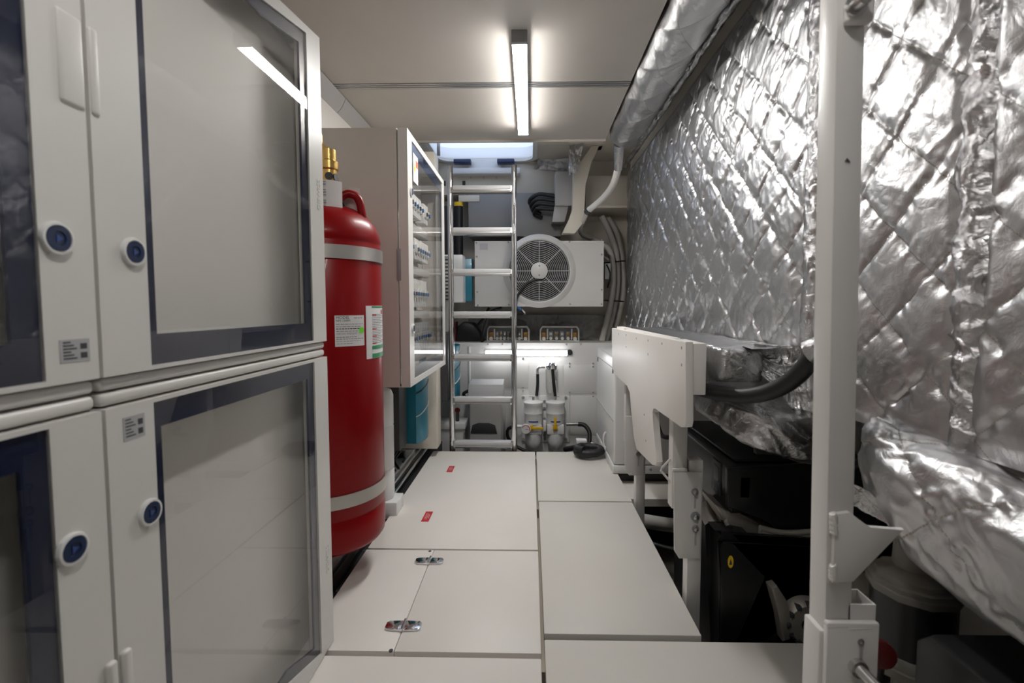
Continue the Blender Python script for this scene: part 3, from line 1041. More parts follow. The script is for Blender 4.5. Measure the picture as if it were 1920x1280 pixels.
# vent grille panel
a, b = P(834, 480, Y=3.3), P(845, 560, Y=3.3)
vg = thing('vent_box', 'grey slotted vent box on the hull side behind the ladder', 'vent', (a.x, 3.3, b.z))
B().box((-.949, 3.30, b.z - .3), (b.x + .01, 3.36, a.z), .004).done('vent_body', 'mid_grey', vg)
for k in range(12):
    z_ = a.z - .03 - k * .025
    B().box((b.x - .035, 3.297, z_), (b.x - .005, 3.3, z_ + .010)).done('slot', 'ink', vg)
# cream column
cc = B().box((-.949, 2.93, .055), (P(819, 750, Y=2.93).x, 3.06, 1.9), .004)
struct(cc.done('trim_column', 'cream'), 'cream hull frame beside the teal inverter')
# dark box past the column
tag(B().box((-.949, 3.10, P(830, 752, Y=3.1).z), (P(838, 700, Y=3.1).x, 3.28, .78), .006).done('junction_box', 'dark_grey'), 'dark grey junction box past the cream hull frame', 'box')
# cables below inverter
cb = thing('cable_loom', 'black and blue cables hanging under the teal inverter', 'cables', (-.8, 2.6, .05))
bx_ = -.80
for k, (dx, dy) in enumerate(((0, 0), (.02, .015), (.04, -.01), (.055, .02))):
    B().tube([(bx_ + dx * .6, 2.66 + dy, .215), (bx_ + dx + .01, 2.62 + dy, .15), (bx_ + dx * .8 - .01, 2.58 + dy, .09), (bx_ + dx + .02, 2.52 + dy, .062)], .007, n=8).done('cable', 'black_rubber', cb)
B().box((-.80, 2.46, .05), (-.755, 2.50, .085), .004).done('connector', 'blue_plastic', cb)
B().box((-.80, 2.40, .05), (-.76, 2.44, .075), .004).done('connector', 'black_plastic', cb)
sk = thing('socket', 'small black socket on the grey ledge by the floor edge', 'socket', (-.78, 2.72, .05))
B().box((-.80, 2.76, .05), (-.755, 2.80, .085), .004).done('socket_body', 'black_plastic', sk)
B().tube([(-.76, 2.76, .06), (-.74, 2.72, .062), (-.735, 2.66, .06)], .005, n=8).done('lead', 'black_rubber', sk)

# ================================================================== LADDER
LY = 3.145
ld = thing('ladder', 'stainless steel ladder rising to the deck hatch', 'ladder', (-.32, LY, -.45))
lx0, lx1 = -.530, -.110
for x in (lx0, lx1):
    r_ = B().tube([(x, LY, -.449), (x, LY, 1.86), (x, LY, 1.875)], .019, n=16, sm=1)
    r_.done('rail', 'chrome', ld)
for py in (356, 434, 511, 590, 670, 750, 832):
    z = P(905, py, Y=LY).z
    pr = [(LY - .030, z + .020), (LY - .034, z - .012), (LY - .026, z - .022), (LY + .026, z - .022), (LY + .032, z - .012), (LY + .030, z + .020)]
    rg = B().prism(pr, 'X', lx0 + .012, lx1 - .012).done('rung', 'steel', ld)
    B().box((lx0 + .022, LY - .036, z - .006), (lx1 - .022, LY + .03, z + .0225), .004).done('tread', 'tread_grey', rg)
    for x in (lx0 + .02, lx1 - .02):
        B().cyl((x, LY - .038, z - .016), (x, LY - .03, z - .016), .006, n=10).done('screw', 'chrome', rg)
z = -.25
B().box((lx0 + .012, LY - .03, z - .02), (lx1 - .012, LY + .03, z + .02), .004).done('rung', 'steel', ld)

# ================================================================== FAN UNIT (air conditioner)
ay = 3.70
a, b = P(890, 452, Y=ay), P(1131, 574.5, Y=ay)
fx, fz = P(1011, 508, Y=ay).x, P(1011, 508, Y=ay).z
ac = thing('fan_unit', 'white metal fan unit with a round grille on the far bulkhead', 'fan unit', (fx, 3.9, b.z))
n = 48
sq = []
ci = []
for k in range(n):
    t = 2 * PI * (k + .5) / n
    ci.append((fx + .235 * math.cos(t), fz + .235 * math.sin(t)))
    c_, s_ = math.cos(t), math.sin(t)
    kx = ((b.x if c_ > 0 else a.x) - fx) / c_ if abs(c_) > 1e-6 else 9
    kz = ((a.z if s_ > 0 else b.z) - fz) / s_ if abs(s_) > 1e-6 else 9
    kk = min(abs(kx), abs(kz))
    sq.append((fx + kk * c_, fz + kk * s_))
for cx_, cz_ in ((a.x, a.z), (a.x, b.z), (b.x, a.z), (b.x, b.z)):
    j = min(range(n), key=lambda q: (sq[q][0] - cx_) ** 2 + (sq[q][1] - cz_) ** 2)
    sq[j] = (cx_, cz_)
B().ring(sq, ci, 'Y', ay, ay + .012).done('front_panel', 'unit_white', ac)
cs = B().box((a.x + .003, ay + .30, b.z + .003), (b.x - .003, ay + .312, a.z - .003))
cs.ring([(a.x + .003, b.z + .003), (b.x - .003, b.z + .003), (b.x - .003, a.z - .003), (a.x + .003, a.z - .003)],
        [(a.x + .012, b.z + .012), (b.x - .012, b.z + .012), (b.x - .012, a.z - .012), (a.x + .012, a.z - .012)], 'Y', ay + .012, ay + .30)
cs.done('casing', 'black_plastic', ac)
B().lathe([(.232, .0), (.236, -.018), (.245, -.024), (.262, -.018), (.285, 0), (.232, 0)], (fx, ay, fz), (0, 1, 0), n=64).done('fan_shroud', 'unit_white', ac)
for k in range(12):
    r = .078 + k * .0135
    B().lathe([(r - .0017, -.018), (r + .0017, -.018), (r + .0017, -.0145), (r - .0017, -.0145), (r - .0017, -.018)], (fx, ay, fz), (0, 1, 0), n=48).done('grille_ring', 'tread_grey', ac)
for k in range(8):
    t = k * PI / 4
    B().cyl((fx + .06 * math.cos(t), ay - .02, fz + .06 * math.sin(t)), (fx + .238 * math.cos(t), ay - .02, fz + .238 * math.sin(t)), .003, n=6).done('grille_spoke', 'tread_grey', ac)
B().tube([(fx - .225, ay - .02, fz - .085), (fx + .225, ay - .02, fz - .085)], .003, n=6, sm=1).done('grille_spoke', 'tread_grey', ac)
B().lathe([(0, -.034), (.058, -.034), (.066, -.028), (.066, -.012), (0, -.012)], (fx, ay, fz), (0, 1, 0), n=32).done('hub', 'unit_white', ac)
for dz in (.038, -.034):
    B().cyl((fx, ay - .038, fz + dz), (fx, ay - .034, fz + dz), .007, n=10).done('screw', 'ink_grey', ac)
for k in range(5):
    t = k * 2 * PI / 5 + .3
    bl_ = B().prism([(.05, -.03), (.21, -.07), (.22, .05), (.06, .03)], 'Y', 0, .006)
    bmesh.ops.rotate(bl_.bm, verts=bl_.bm.verts, cent=(0, 0, 0), matrix=Matrix.Rotation(.5, 3, 'X'))
    bmesh.ops.rotate(bl_.bm, verts=bl_.bm.verts, cent=(0, 0, 0), matrix=Matrix.Rotation(t, 3, 'Y'))
    bmesh.ops.translate(bl_.bm, verts=bl_.bm.verts, vec=(fx, ay + .09, fz))
    bl_.done('fan_blade', 'black_plastic', ac)
B().cyl((fx, ay + .06, fz), (fx, ay + .30, fz), .05).done('motor', 'black_plastic', ac)
B().tube([(fx + .02, ay - .02, fz - .065), (fx - .05, ay - .03, fz - .075), (fx - .11, ay - .035, fz - .11), (fx - .17, ay - .04, fz - .2), (fx - .18, ay - .03, fz - .27), (fx - .175, ay + .03, fz - .295)], .010, n=10).done('fan_cable', 'black_rubber', ac)
for px, py in ((893, 455), (953, 454), (1068, 453), (1128, 450), (894, 481), (1128, 477), (895, 547), (1128, 543), (896, 572), (954, 571), (1069, 570), (1128, 570)):
    c = P(px, py, Y=ay)
    B().cyl((c.x, ay - .004, c.z), (c.x, ay, c.z), .007, n=10).done('screw', 'ink_grey', ac)
c = P(907, 461, Y=ay)
B().box((c.x - .032, ay - .001, c.z - .03), (c.x + .032, ay, c.z + .02)).done('rating_sticker', 'spec_sticker', ac)
for x in (a.x + .12, b.x - .12):
    B().box((x - .03, ay + .31, b.z + .02), (x + .03, YW - .001, a.z - .05)).done('wall_bracket', 'mid_grey', ac)
# small silver connector dangling under the unit
c = P(978, 581, Y=ay - .03)
cn = thing('cable_plug', 'small blue and silver plug hanging under the fan unit', 'plug', (c.x, ay, c.z))
B().tube([(c.x - .05, ay, c.z + .03), (c.x - .02, ay - .02, c.z + .012), (c.x, ay - .03, c.z)], .010, n=8).done('plug_body', 'blue_plastic', cn)
B().tube([(c.x, ay - .03, c.z), (c.x + .02, ay - .03, c.z - .022), (c.x + .024, ay - .03, c.z - .035)], .011, n=8).done('plug_tip', 'chrome', cn)
c = P(930, 580, Y=ay + .1)
tag(B().tube([(c.x + .05, ay + .05, b.z - .013), (c.x - .01, ay + .05, b.z - .03), (c.x - .05, ay + .06, b.z - .06), (c.x - .10, ay + .1, b.z - .2), (c.x - .12, ay + .15, .665)], .012, n=8).done('drain_hose', 'black_rubber'),
    'black hose dropping from the underside of the fan unit', 'hose')
# grey box above the unit
a, b = P(878, 366, Y=3.93), P(1052, 443, Y=3.93)
gb = thing('control_box', 'plain grey metal box above the fan unit', 'box', (0, 4, b.z))
B().box((a.x, 3.93, b.z), (b.x, YW - .001, ub.bound_box[0][2] - .001), .004).done('box_body', 'box_grey', gb)
B().box((a.x - .08, 3.925, P(0, 382, Y=3.93).z), (P(899, 380, Y=3.93).x, 3.93, a.z), .003).done('cover_tab', 'cream', gb)
# dark corner pipe with yellow ring behind the ladder
c = P(858, 380, Y=3.9)
dp = thing('black_pipe', 'black pipe with yellow ring behind the top of the ladder', 'pipe', (c.x, 3.9, 1.3))
B().tube([(c.x, 3.95, 1.2), (c.x, 3.95, 1.6), (c.x, 3.95, c.z)], .035, sm=1).done('pipe_body', 'black_rubber', dp)
B().cyl((c.x, 3.95, c.z - .02), (c.x, 3.95, c.z + .012), .037).done('yellow_ring', 'sticker_yellow', dp)
tag(B().box((-.949, 4.0, 1.0), (c.x - .03, YW - .001, 1.80), .01).done('corner_shade', 'black_plastic'), 'black block standing in for shade in the corner behind the ladder', 'case')  # black block stands in for the shade deep in this corner

# black cable shroud into the right bracket box
c0 = P(1040, 345, Y=3.8)
kb = thing('cable_gland_box', 'pale grey connection box with thick black cables entering it', 'box', (c0.x + .08, 3.85, 1.7))
a, b = P(1041, 322, Y=3.74), P(1068, 386, Y=3.74)
B().box((a.x, 3.725, b.z), (P(1078, 350, Y=3.74).x, 3.925, a.z), .006).done('box_body', 'mid_grey', kb)
a2, b2 = P(1040, 386, Y=3.76), P(1066, 416, Y=3.76)
B().prism([(a2.x - .0, a2.z), (b2.x, a2.z), (b2.x - .03, b2.z), (a2.x - .02, b2.z)], 'Y', 3.76, 3.925, .004).done('box_skirt', 'mid_grey', kb)
for k in range(4):
    e0 = P(1041, 369 + k * 8, Y=3.80)
    e1 = P(996 + 3 * k, 372 + k * 7, Y=3.84)
    e2 = P(1012, 364 + k * 9, Y=3.82)
    B().tube([e0 + Vector((.02, 0, 0)), e2, e1, e1 + Vector((-.01, .04, -.03)), e1 + Vector((.05, .07, -.05))], .016, n=10).done('cable', 'black_rubber', kb)

# ================================================================== SWITCH BOXES ON THE LEDGE
film = sheet('plastic_film', np.stack([np.linspace(-.55, .66, 120)[:, None] * np.ones((1, 24)),
                                       (4.17 - .03 * np.linspace(0, 1, 24))[None, :] * np.ones((120, 1)),
                                       (.664 + .22 * np.linspace(0, 1, 24))[None, :] * np.ones((120, 1))], -1),
             wrinkle(np.linspace(-.55, .66, 120)[:, None] * np.ones((1, 24)), np.linspace(0, .22, 24)[None, :] * np.ones((120, 1)), .03, 4), 'plastic_film')
tag(film, 'crumpled clear plastic film behind the switch boxes', 'plastic film')
for (x0, x1, nk, lab) in ((913, 993, 7, 'longer clear battery switch box left of the other one'), (1012, 1086, 4, 'shorter clear battery switch box beside the grey hoses')):
    a, b = P(x0, 611, Y=4.0), P(x1, 641, Y=4.0)
    sb = thing('switch_box', lab, 'switch box', ((a.x + b.x) / 2, 4.02, .664), 'clear switch boxes')
    z0 = .664
    pr = [(a.x, z0), (a.x, a.z - .03), (a.x + .02, a.z), (b.x - .02, a.z), (b.x, a.z - .03), (b.x, z0)]
    pi_ = [(a.x + .012, z0 + .008), (a.x + .012, a.z - .035), (a.x + .026, a.z - .014), (b.x - .026, a.z - .014), (b.x - .012, a.z - .035), (b.x - .012, z0 + .008)]
    B().ring(pr, pi_, 'Y', 3.99, 4.06).done('cover_frame', 'clear_plastic', sb)
    B().prism(pr, 'Y', 4.06, 4.07).done('back_plate', 'grey_plastic', sb)
    for xx in (a.x + .035, b.x - .035):
        B().box((xx - .02, 4.01, z0 + .01), (xx + .02, 4.058, z0 + .075), .004).done('terminal', 'bronze', sb)
        B().cyl((xx, 3.995, z0 + .02), (xx, 4.02, z0 + .02), .016, n=14).done('terminal_cap', 'white_plastic', sb)
    w = (b.x - a.x - .14) / nk
    for k in range(nk):
        xc = a.x + .07 + w * (k + .5)
        B().box((xc - w * .36, 4.015, z0 + .025), (xc + w * .36, 4.058, z0 + .08), .004).done('fuse_holder', 'grey_plastic', sb)
        B().cyl((xc, 3.995, z0 + .022), (xc, 4.02, z0 + .022), .013, n=14).done('fuse_knob', 'white_plastic', sb)
        B().box((xc - w * .3, 4.0, z0 + .048), (xc + w * .3, 4.016, z0 + .064), .003).done('fuse_link', 'bronze' if k % 2 else 'aluminium', sb)
    for k in range(3):
        xx = a.x + .065 + (b.x - a.x - .13) * k / 2
        if k != 1:
            B().box((xx - .006, 3.986, z0 + .015), (xx + .006, 3.992, z0 + .105)).done('rib', 'clear_plastic', sb)
# black bag of cables with red side
a, b = P(857, 603, Y=3.98), P(907, 640, Y=3.98)
bg = thing('cable_bundle', 'black covered cable bundle on the ledge behind the ladder', 'cables', ((a.x + b.x) / 2, 4, .664))
B().prism([(a.x, .6645), (a.x + .01, a.z - .04), (a.x + .06, a.z), (b.x - .08, a.z - .01), (b.x - .03, a.z - .09), (b.x, .6645)], 'Y', 3.92, 4.1, .015).done('cover', 'black_rubber', bg)
B().tube([(b.x - .06, 3.97, a.z - .04), (b.x + .0, 3.96, a.z + .03), (b.x + .05, 3.96, a.z + .12)], .012).done('cable', 'black_rubber', bg)
rd = B().box((a.x - .03, 3.95, .6645), (a.x - .003, 4.05, a.z), .004)
for k in range(4):
    rd.box((a.x - .032, 3.945, .68 + k * .03), (a.x - .001, 3.955, .69 + k * .03), .002)
tag(rd.done('fuse_strip', 'red_plastic'), 'red ribbed strip left of the black cable bundle', 'fuse strip')

# ================================================================== GREY HOSES, RIGHT BACK
hs = [((1098, 440), (1118, 452), (1143, 470), (1150, 520), (1143, 580), (1128, 640)),
      ((1128, 405), (1145, 440), (1156, 480), (1157, 540), (1146, 600), (1135, 640)),
      ((1140, 408), (1157, 440), (1166, 490), (1168, 550), (1158, 600), (1147, 640))]
for k, hp in enumerate(hs):
    pts = [P(x, y, Y=4.0 + .06 * k) for x, y in hp]
    pts[-1] = Vector((pts[-1].x, pts[-1].y, .665))
    lab = ('grey hose nearest the fan unit in the bundle of three', 'middle grey hose in the bundle of three', 'outermost grey hose by the foil quilt')[k]
    h_ = B().tube(pts, .026, n=14).done('grey_hose', 'hose_grey')
    tag(h_, lab, 'hose', 'grey hoses at the far right corner')
for (x0, y0, x1, y1) in ((1132, 493, 1170, 489), (1132, 563, 1168, 565)):
    a, b = P(x0, y0, Y=4.0), P(x1, y1, Y=4.0)
    tag(B().tube([a, (a + b) / 2 + Vector((0, -.012, 0)), b, b + Vector((.012, .05, 0))], .006, n=6).done('cable_tie', 'black_plastic'),
        'upper black tie around the grey hoses' if y0 < 520 else 'lower black tie around the grey hoses', 'cable tie', 'black ties on the grey hoses')
c = P(1138, 510, Y=3.93)
ib = thing('small_relay_box', 'small white box beside the right end of the fan unit', 'box', (c.x, 4.0, c.z))
B().box((c.x - .022, 3.90, c.z - .06), (c.x + .025, 3.955, c.z + .07), .004).done('box_body', 'white_plastic', ib)
B().tube([(c.x - .01, 3.895, c.z + .06), (c.x + .02, 3.89, c.z - .02), (c.x + .0, 3.895, c.z - .13)], .006, n=6).done('lead', 'black_rubber', ib)

# ================================================================== RIGHT BACK UPPER FRAME, SHELF
fr_px = [(1118, 250), (1108, 268), (1093, 300), (1075, 322), (1075, 392), (1068, 408), (1054, 437), (1078, 437), (1092, 420), (1095, 405), (1098, 345), (1107, 305), (1122, 268), (1132, 250)]
YF = 3.62
poly = [(P(x, y, Y=YF).x, min(P(x, y, Y=YF).z, ZD - .002)) for x, y in fr_px]
fr = B().prism(poly, 'Y', YF, YF + .10, .006)
struct(fr.done('trim_frame', 'cream'), 'cream curved hull frame beside the hatch')
a, b = P(1098, 322, Y=3.9), P(1178, 391, Y=3.9)
cs = B().box((a.x, 3.9, b.z), (1.0, YW - .001, P(0, 335, Y=3.9).z), .006)
cs.box((a.x, 3.86, b.z - .001), (1.0, YW - .001, b.z + .02), .003)
cs = struct(cs.done('wall_shelf', 'cream'), 'cream box shelf high at the far right')
B().box((a.x, 4.0, P(0, 336, Y=3.9).z), (1.0, YW - .001, ZD - .001)).done('backing_board', 'cream', cs)
# foil scraps near the hatch
nu, nv = 70, 40
U = np.linspace(0, 1, nu)[:, None] * np.ones((1, nv)); V = np.linspace(0, 1, nv)[None, :] * np.ones((nu, 1))
c00, c10, c01, c11 = P(1068, 262, Y=3.58), P(1096, 262, Y=3.58), P(1066, 330, Y=3.60), P(1082, 322, Y=3.58)
Q = sum(np.array(c)[None, None, :] * w[..., None] for c, w in ((c00, (1 - U) * (1 - V)), (c10, U * (1 - V)), (c01, (1 - U) * V), (c11, U * V)))
tag(sheet('foil_strip', Q, wrinkle(U * .15, V * .3, .03, 9), 'foil_tape'), 'crumpled foil strip hanging from the deck beside the hull frame', 'foil')
c00, c10, c01, c11 = P(1028, 262, Y=3.85), P(1080, 262, Y=3.85), P(1000, 318, Y=3.98), P(1078, 322, Y=3.95)
Q = sum(np.array(c)[None, None, :] * w[..., None] for c, w in ((c00, (1 - U) * (1 - V)), (c10, U * (1 - V)), (c01, (1 - U) * V), (c11, U * V)))
tag(sheet('deck_quilt', Q, wrinkle(U * .25, V * .3, .03, 12), 'foil_dull'), 'dull grey padded lining under the deck right of the hatch', 'insulation')

# ================================================================== RIGHT: FOIL QUILT
XQ = .75
qt = thing('foil_quilt', 'silver quilted foil insulation covering the right side beyond the post', 'insulation', (XQ, 2.4, .82))
PA, PB = .20, .19


def quilt_panel(y0, y1, z0, z1, amp, wamp, step, seed, name, par, lean=0.0, bulge=0.0):
    nu, nv = int((y1 - y0) / step), int((z1 - z0) / step)
    Yg = np.linspace(y0, y1, nu)[:, None] * np.ones((1, nv))
    Zg = np.linspace(z0, z1, nv)[None, :] * np.ones((nu, 1))
    ty, tz = (Yg - y0) / (y1 - y0), (Zg - z0) / (z1 - z0)
    Xg = XQ + .012 * (vn(Yg * 3, Zg * 3, seed) - .5) - bulge * np.sin(PI * ty) * np.sin(PI * tz)
    d, uv = quilt_disp(Yg, Zg + .03, PA, PB, amp, wamp, seed)
    # flatten towards the hems
    edge = np.minimum(np.minimum(ty * (y1 - y0), (1 - ty) * (y1 - y0)), np.minimum(tz * (z1 - z0), (1 - tz) * (z1 - z0)))
    d = d * np.clip(edge / .03, 0, 1)
    Pt = np.stack([Xg, Yg, Zg], -1)
    # normal towards -X: order of axes (v, u)
    Pt, d, uv = Pt[::-1], d[::-1], uv[::-1]
    return sheet(name, Pt, d, 'foil_quilt', par, uv)


quilt_panel(1.285, 3.72, .785, 1.985, .014, .0058, .005, 1, 'quilted_sheet', qt)
# hem next to the post
hz = np.linspace(.82, 2.0, 220)[None, :] * np.ones((16, 1))
ha = np.linspace(0, PI, 16)[:, None] * np.ones((1, 220))
hem = np.stack([XQ - .018 * np.sin(ha), 1.28 + .036 * np.cos(ha), hz], -1)
sheet('hem', hem, wrinkle(ha * .03, hz, .009, 3, 1.6), 'foil_tape', qt)
qt2 = thing('foil_quilt', 'silver quilted foil sheet between the white post and the vertical seam', 'insulation', (XQ, .95, .66))
quilt_panel(.835, 1.275, .69, 1.985, .011, .0050, .004, 5, 'quilted_sheet', qt2)
qt3 = thing('foil_quilt', 'silver quilted foil sheet at the right edge past the vertical seam', 'insulation', (XQ, .1, .60))
quilt_panel(-.45, .812, .70, 1.985, .011, .0050, .006, 8, 'quilted_sheet', qt3)
quilt_panel(-3.19, -.45, .0, 1.985, .011, .0050, .02, 9, 'quilted_sheet', qt3)
# puckered vertical seam
hz = np.linspace(.62, 2.0, 300)[None, :] * np.ones((18, 1))
ha = np.linspace(-1, 1, 18)[:, None] * np.ones((1, 300))
sm_ = np.stack([XQ - .020 * (1 - ha ** 2) + .008, .824 - .036 * ha, hz], -1)
sheet('seam_strip', sm_, wrinkle(ha * .04, hz, .016, 6, 1.5), 'foil_tape', qt2)

# hanging folded flap at the bottom right
fp = thing('foil_flap', 'foil covered padded roll sagging below the quilt right of the post', 'insulation', (XQ, .6, .5))
sec = [(.752, .705), (.722, .700), (.696, .682), (.682, .650), (.680, .600), (.690, .545), (.710, .500), (.745, .470), (.80, .455)]
sx = np.interp(np.linspace(0, 8, 70), range(9), [s[0] for s in sec])
sz = np.interp(np.linspace(0, 8, 70), range(9), [s[1] for s in sec])
yy = np.linspace(1.03, -.44, 300)
Yg = yy[:, None] * np.ones((1, 70))
tap = np.clip((1.03 - Yg) / .16, 0, 1) ** .5
zlow = .455 + .10 * (1 - tap)
Zg = .705 + (sz[None, :] - .705) * (1 - .45 * (1 - tap)) - .0
Zg = Zg - .04 * np.clip((.95 - Yg) / .5, 0, 1)
Xg = .76 - (.76 - sx[None, :]) * (.25 + .75 * tap)
al = np.linspace(0, .42, 70)[None, :] * np.ones((300, 1))
d, uv = quilt_disp(Yg, al + .05, PA * 1.3, PB * 1.3, .012, .008, 14)
Pt = np.stack([Xg, Yg, Zg], -1)
sheet('flap_sheet', Pt[:, ::-1], d[:, ::-1], 'foil_quilt', fp, uv[:, ::-1])
# corner of foil lifting above the gusset
c00, c10, c01, c11 = P(1590, 900, Y=.95), P(1690, 965, Y=.90), P(1590, 945, Y=.98), P(1688, 990, Y=.90)
nu, nv = 50, 24
U = np.linspace(0, 1, nu)[:, None] * np.ones((1, nv)); V = np.linspace(0, 1, nv)[None, :] * np.ones((nu, 1))
Q = sum(np.array(c)[None, None, :] * w[..., None] for c, w in ((c00, (1 - U) * (1 - V)), (c10, U * (1 - V)), (c01, (1 - U) * V), (c11, U * V)))
sheet('flap_corner', Q, wrinkle(U * .1, V * .06, .012, 22, 2), 'foil_tape', fp)

# duct and top tube
dc = thing('insulated_duct', 'thick foil quilted duct running along the ceiling on the right', 'duct', (.558, 1.2, 1.98))
DX, DZ, DR = .558, 1.985, .100
yy = np.linspace(-3.19, 2.90, 800)
aa = np.linspace(0, 2 * PI, 90)
Yg = yy[:, None] * np.ones((1, 90)); Ag = aa[None, :] * np.ones((800, 1))
u = Yg / .28 + Ag / (2 * PI) * 3
v = Yg / .28 - Ag / (2 * PI) * 3
su, sv = np.abs(np.sin(PI * u)), np.abs(np.sin(PI * v))
d = .007 * (su * sv) ** .35 + wrinkle(Yg, Ag * .1, .005, 31)
d[:, -1] = d[:, 0]
endt = np.clip((2.90 - Yg) / .035, 0, 1) ** .5
Rg = DR * (.80 + .20 * endt)
Pt = np.stack([DX + Rg * np.cos(Ag), Yg, DZ + Rg * np.sin(Ag)], -1)
sheet('duct_jacket', Pt[:, ::-1], d[:, ::-1], 'foil_quilt', dc, np.stack([u, v], -1)[:, ::-1])
aa2 = np.linspace(0, 2 * PI, 70)
rr = np.linspace(1, 0, 16)
Ag = aa2[:, None] * np.ones((1, 16)); Rg = DR * .82 * rr[None, :] * np.ones((70, 1))
Pt = np.stack([DX + Rg * np.cos(Ag), 2.90 + .03 * np.sqrt(np.clip(1 - (Rg / DR) ** 2, 0, 1)) - .015, DZ + Rg * np.sin(Ag)], -1)
sheet('duct_end', Pt, wrinkle(Rg * np.cos(Ag), Rg * np.sin(Ag), .02, 33, 1.5), 'foil_tape', dc)
# crumpled collar, tape tube and hose
e0 = P(1160, 292, Y=2.93); e1 = P(1160, 318, Y=3.0)
ch = thing('drain_tube', 'white hose curving down from the end of the foil duct', 'hose', (e1.x, 3.1, 1.5))
B().tube([(e0.x, 2.90, 1.93), (e0.x + .005, 2.95, 1.90), P(1159, 318, Y=3.02)], .033, n=16, radii=[.034, .032, .024]).done('foil_collar', 'foil_tape', ch)
hp = [P(1159, 315, Y=3.02), P(1150, 345, Y=3.15), P(1132, 370, Y=3.35), P(1104, 394, Y=3.5)]
B().tube(hp, .022, n=16).done('hose_upper', 'hose_white', ch)
hp = [P(1105, 392, Y=3.5), P(1095, 412, Y=3.6), P(1088, 430, Y=3.75), P(1092, 441, Y=3.85), P(1108, 446, Y=3.95)]
B().tube(hp, .015, n=12).done('hose_lower', 'hose_grey', ch)
B().tube([P(1104, 394, Y=3.49), P(1100, 399, Y=3.51)], .024, n=14, sm=1).done('hose_clip', 'ink', ch)
tt = thing('foil_tube', 'thin crumpled foil tube between the duct and the top of the quilt', 'pipe', (.72, 1.2, 2.0))
yy = np.linspace(-3.19, 3.62, 850)
aa = np.linspace(0, 2 * PI, 24)
Yg = yy[:, None] * np.ones((1, 24)); Ag = aa[None, :] * np.ones((850, 1))
d = wrinkle(Yg, Ag * .05, .012, 41, 1.5); d[:, -1] = d[:, 0]
Rg = .020 + .004 * (vn(Yg * 6, Ag * 0, 3) - .5)
Pt = np.stack([.706 + Rg * np.cos(Ag), Yg, 2.010 + Rg * np.sin(Ag)], -1)
sheet('tube_jacket', Pt[:, ::-1], d[:, ::-1], 'foil_tape', tt)
# beam behind the tube that carries quilt and duct
struct(B().box((.775, -3.19, .86), (.80, 3.74, ZD - .001)).done('wall_partition', 'hull_white'), 'partition behind the foil quilt')
struct(B().box((.77, 3.70, -.45), (1.30, 3.74, ZD - .001)).done('wall_engine_end', 'hull_white'), 'end of the engine space')

# ================================================================== RIGHT: POSTS AND LEGS
def leg(y, label, cat, ztop_up, main=False, name='support_leg', grp='white square support legs'):
    g = thing(name, label, cat, (.50, y, -.45), grp)
    return g


# main post
tp, bt = P(1570, 0, Y=.74), P(1545, 1280, Y=.74)
sl = (bt.x - tp.x) / (bt.z - tp.z)
xt, xb = tp.x + sl * (1.868 - tp.z), tp.x + sl * (-.45 - tp.z)
mp = thing('support_post', 'tall white square steel post right of the aisle in front of the foil', 'post', (xb, .76, -.45))


def slanted(x_top, x_bot, w, y0, y1, z0, z1, bev=.003):
    b_ = B()
    b_.prism([(x_bot, z0), (x_bot + w, z0), (x_top + w, z1), (x_top, z1)], 'Y', y0, y1, bev)
    return b_


slanted(xt, tp.x + sl * (.43 - tp.z), .042, .74, .785, .43, 1.868).done('post_tube', 'white_paint', mp)
a, b = P(1547, 1168, Y=.735), P(1636, 1168, Y=.735)
B().box((.470, .728, .10), (.552, .739, .452), .003).done('slotted_plate', 'white_paint', mp)
lt = B().ring([(.510, .740), (.553, .740), (.553, .783), (.510, .783)], [(.5125, .7425), (.5505, .7425), (.5505, .7805), (.5125, .7805)], 'Z', -.45, .475)
lt.done('lower_tube', 'white_paint', mp)
B().box((.466, .741, .10), (.508, .785, .43), .003).done('side_plate', 'white_paint', mp)
gz = [P(1563, 962, Y=.735), P(1590, 958, Y=.735), P(1628, 988, Y=.735), P(1692, 990, Y=.735), P(1597, 1088, Y=.735), P(1558, 1090, Y=.735)]
B().prism([(q.x, q.z) for q in gz], 'Y', .731, .7395, .0015).done('gusset', 'white_paint', mp)
wd = B()
for (x0, y0, x1, y1) in ((1561, 962, 1563, 1000), (1561, 1058, 1560, 1086), (1548, 1172, 1586, 1172), (1590, 1176, 1632, 1176)):
    p0, p1 = P(x0, y0, Y=.733), P(x1, y1, Y=.733)
    k = 8
    wd.tube([p0.lerp(p1, t / k) + Vector((.001 * (t % 2), 0, .001 * ((t * 3) % 2))) for t in range(k + 1)], .0055, n=8, sm=3)
wd.done('weld_bead', 'white_paint', mp)
c = P(1612, 1255, Y=.72)
bo = B().cyl((c.x, .728, c.z), (c.x, .718, c.z), .0135, n=18).done('washer', 'steel', mp)
B().cyl((c.x, .722, c.z), (c.x + .008, .69, c.z - .008), .009, n=16).done('bolt', 'steel', mp)
c = P(1613, 1202, Y=.728)
B().lathe([(.0035, 0), (.005, 0), (.005, .002), (.0035, .002), (.0035, 0)], (c.x, .726, c.z), (0, 1, 0), n=14).done('hole_rim', 'steel', mp)
c = P(1613, 1225, Y=.728)
B().box((c.x - .002, .7265, c.z - .012), (c.x + .002, .728, c.z + .012)).done('slot', 'mid_grey', mp)
a, b = P(1583, -40, Y=.735), P(1630, 48, Y=.735)
B().box((a.x, .722, b.z), (b.x, .739, a.z), .006, 3).done('top_lug', 'white_paint', mp)
c = P(1606, 10, Y=.72)
B().lathe([(.010, 0), (.0155, 0), (.0155, .004), (.010, .004), (.010, 0)], (c.x, .718, c.z), (0, 1, 0), n=20).done('washer', 'steel', mp)
B().cyl((c.x, .721, c.z), (c.x, .700, c.z), .010, n=18).done('bolt', 'steel', mp)
c = P(1587, 300, Y=.739)
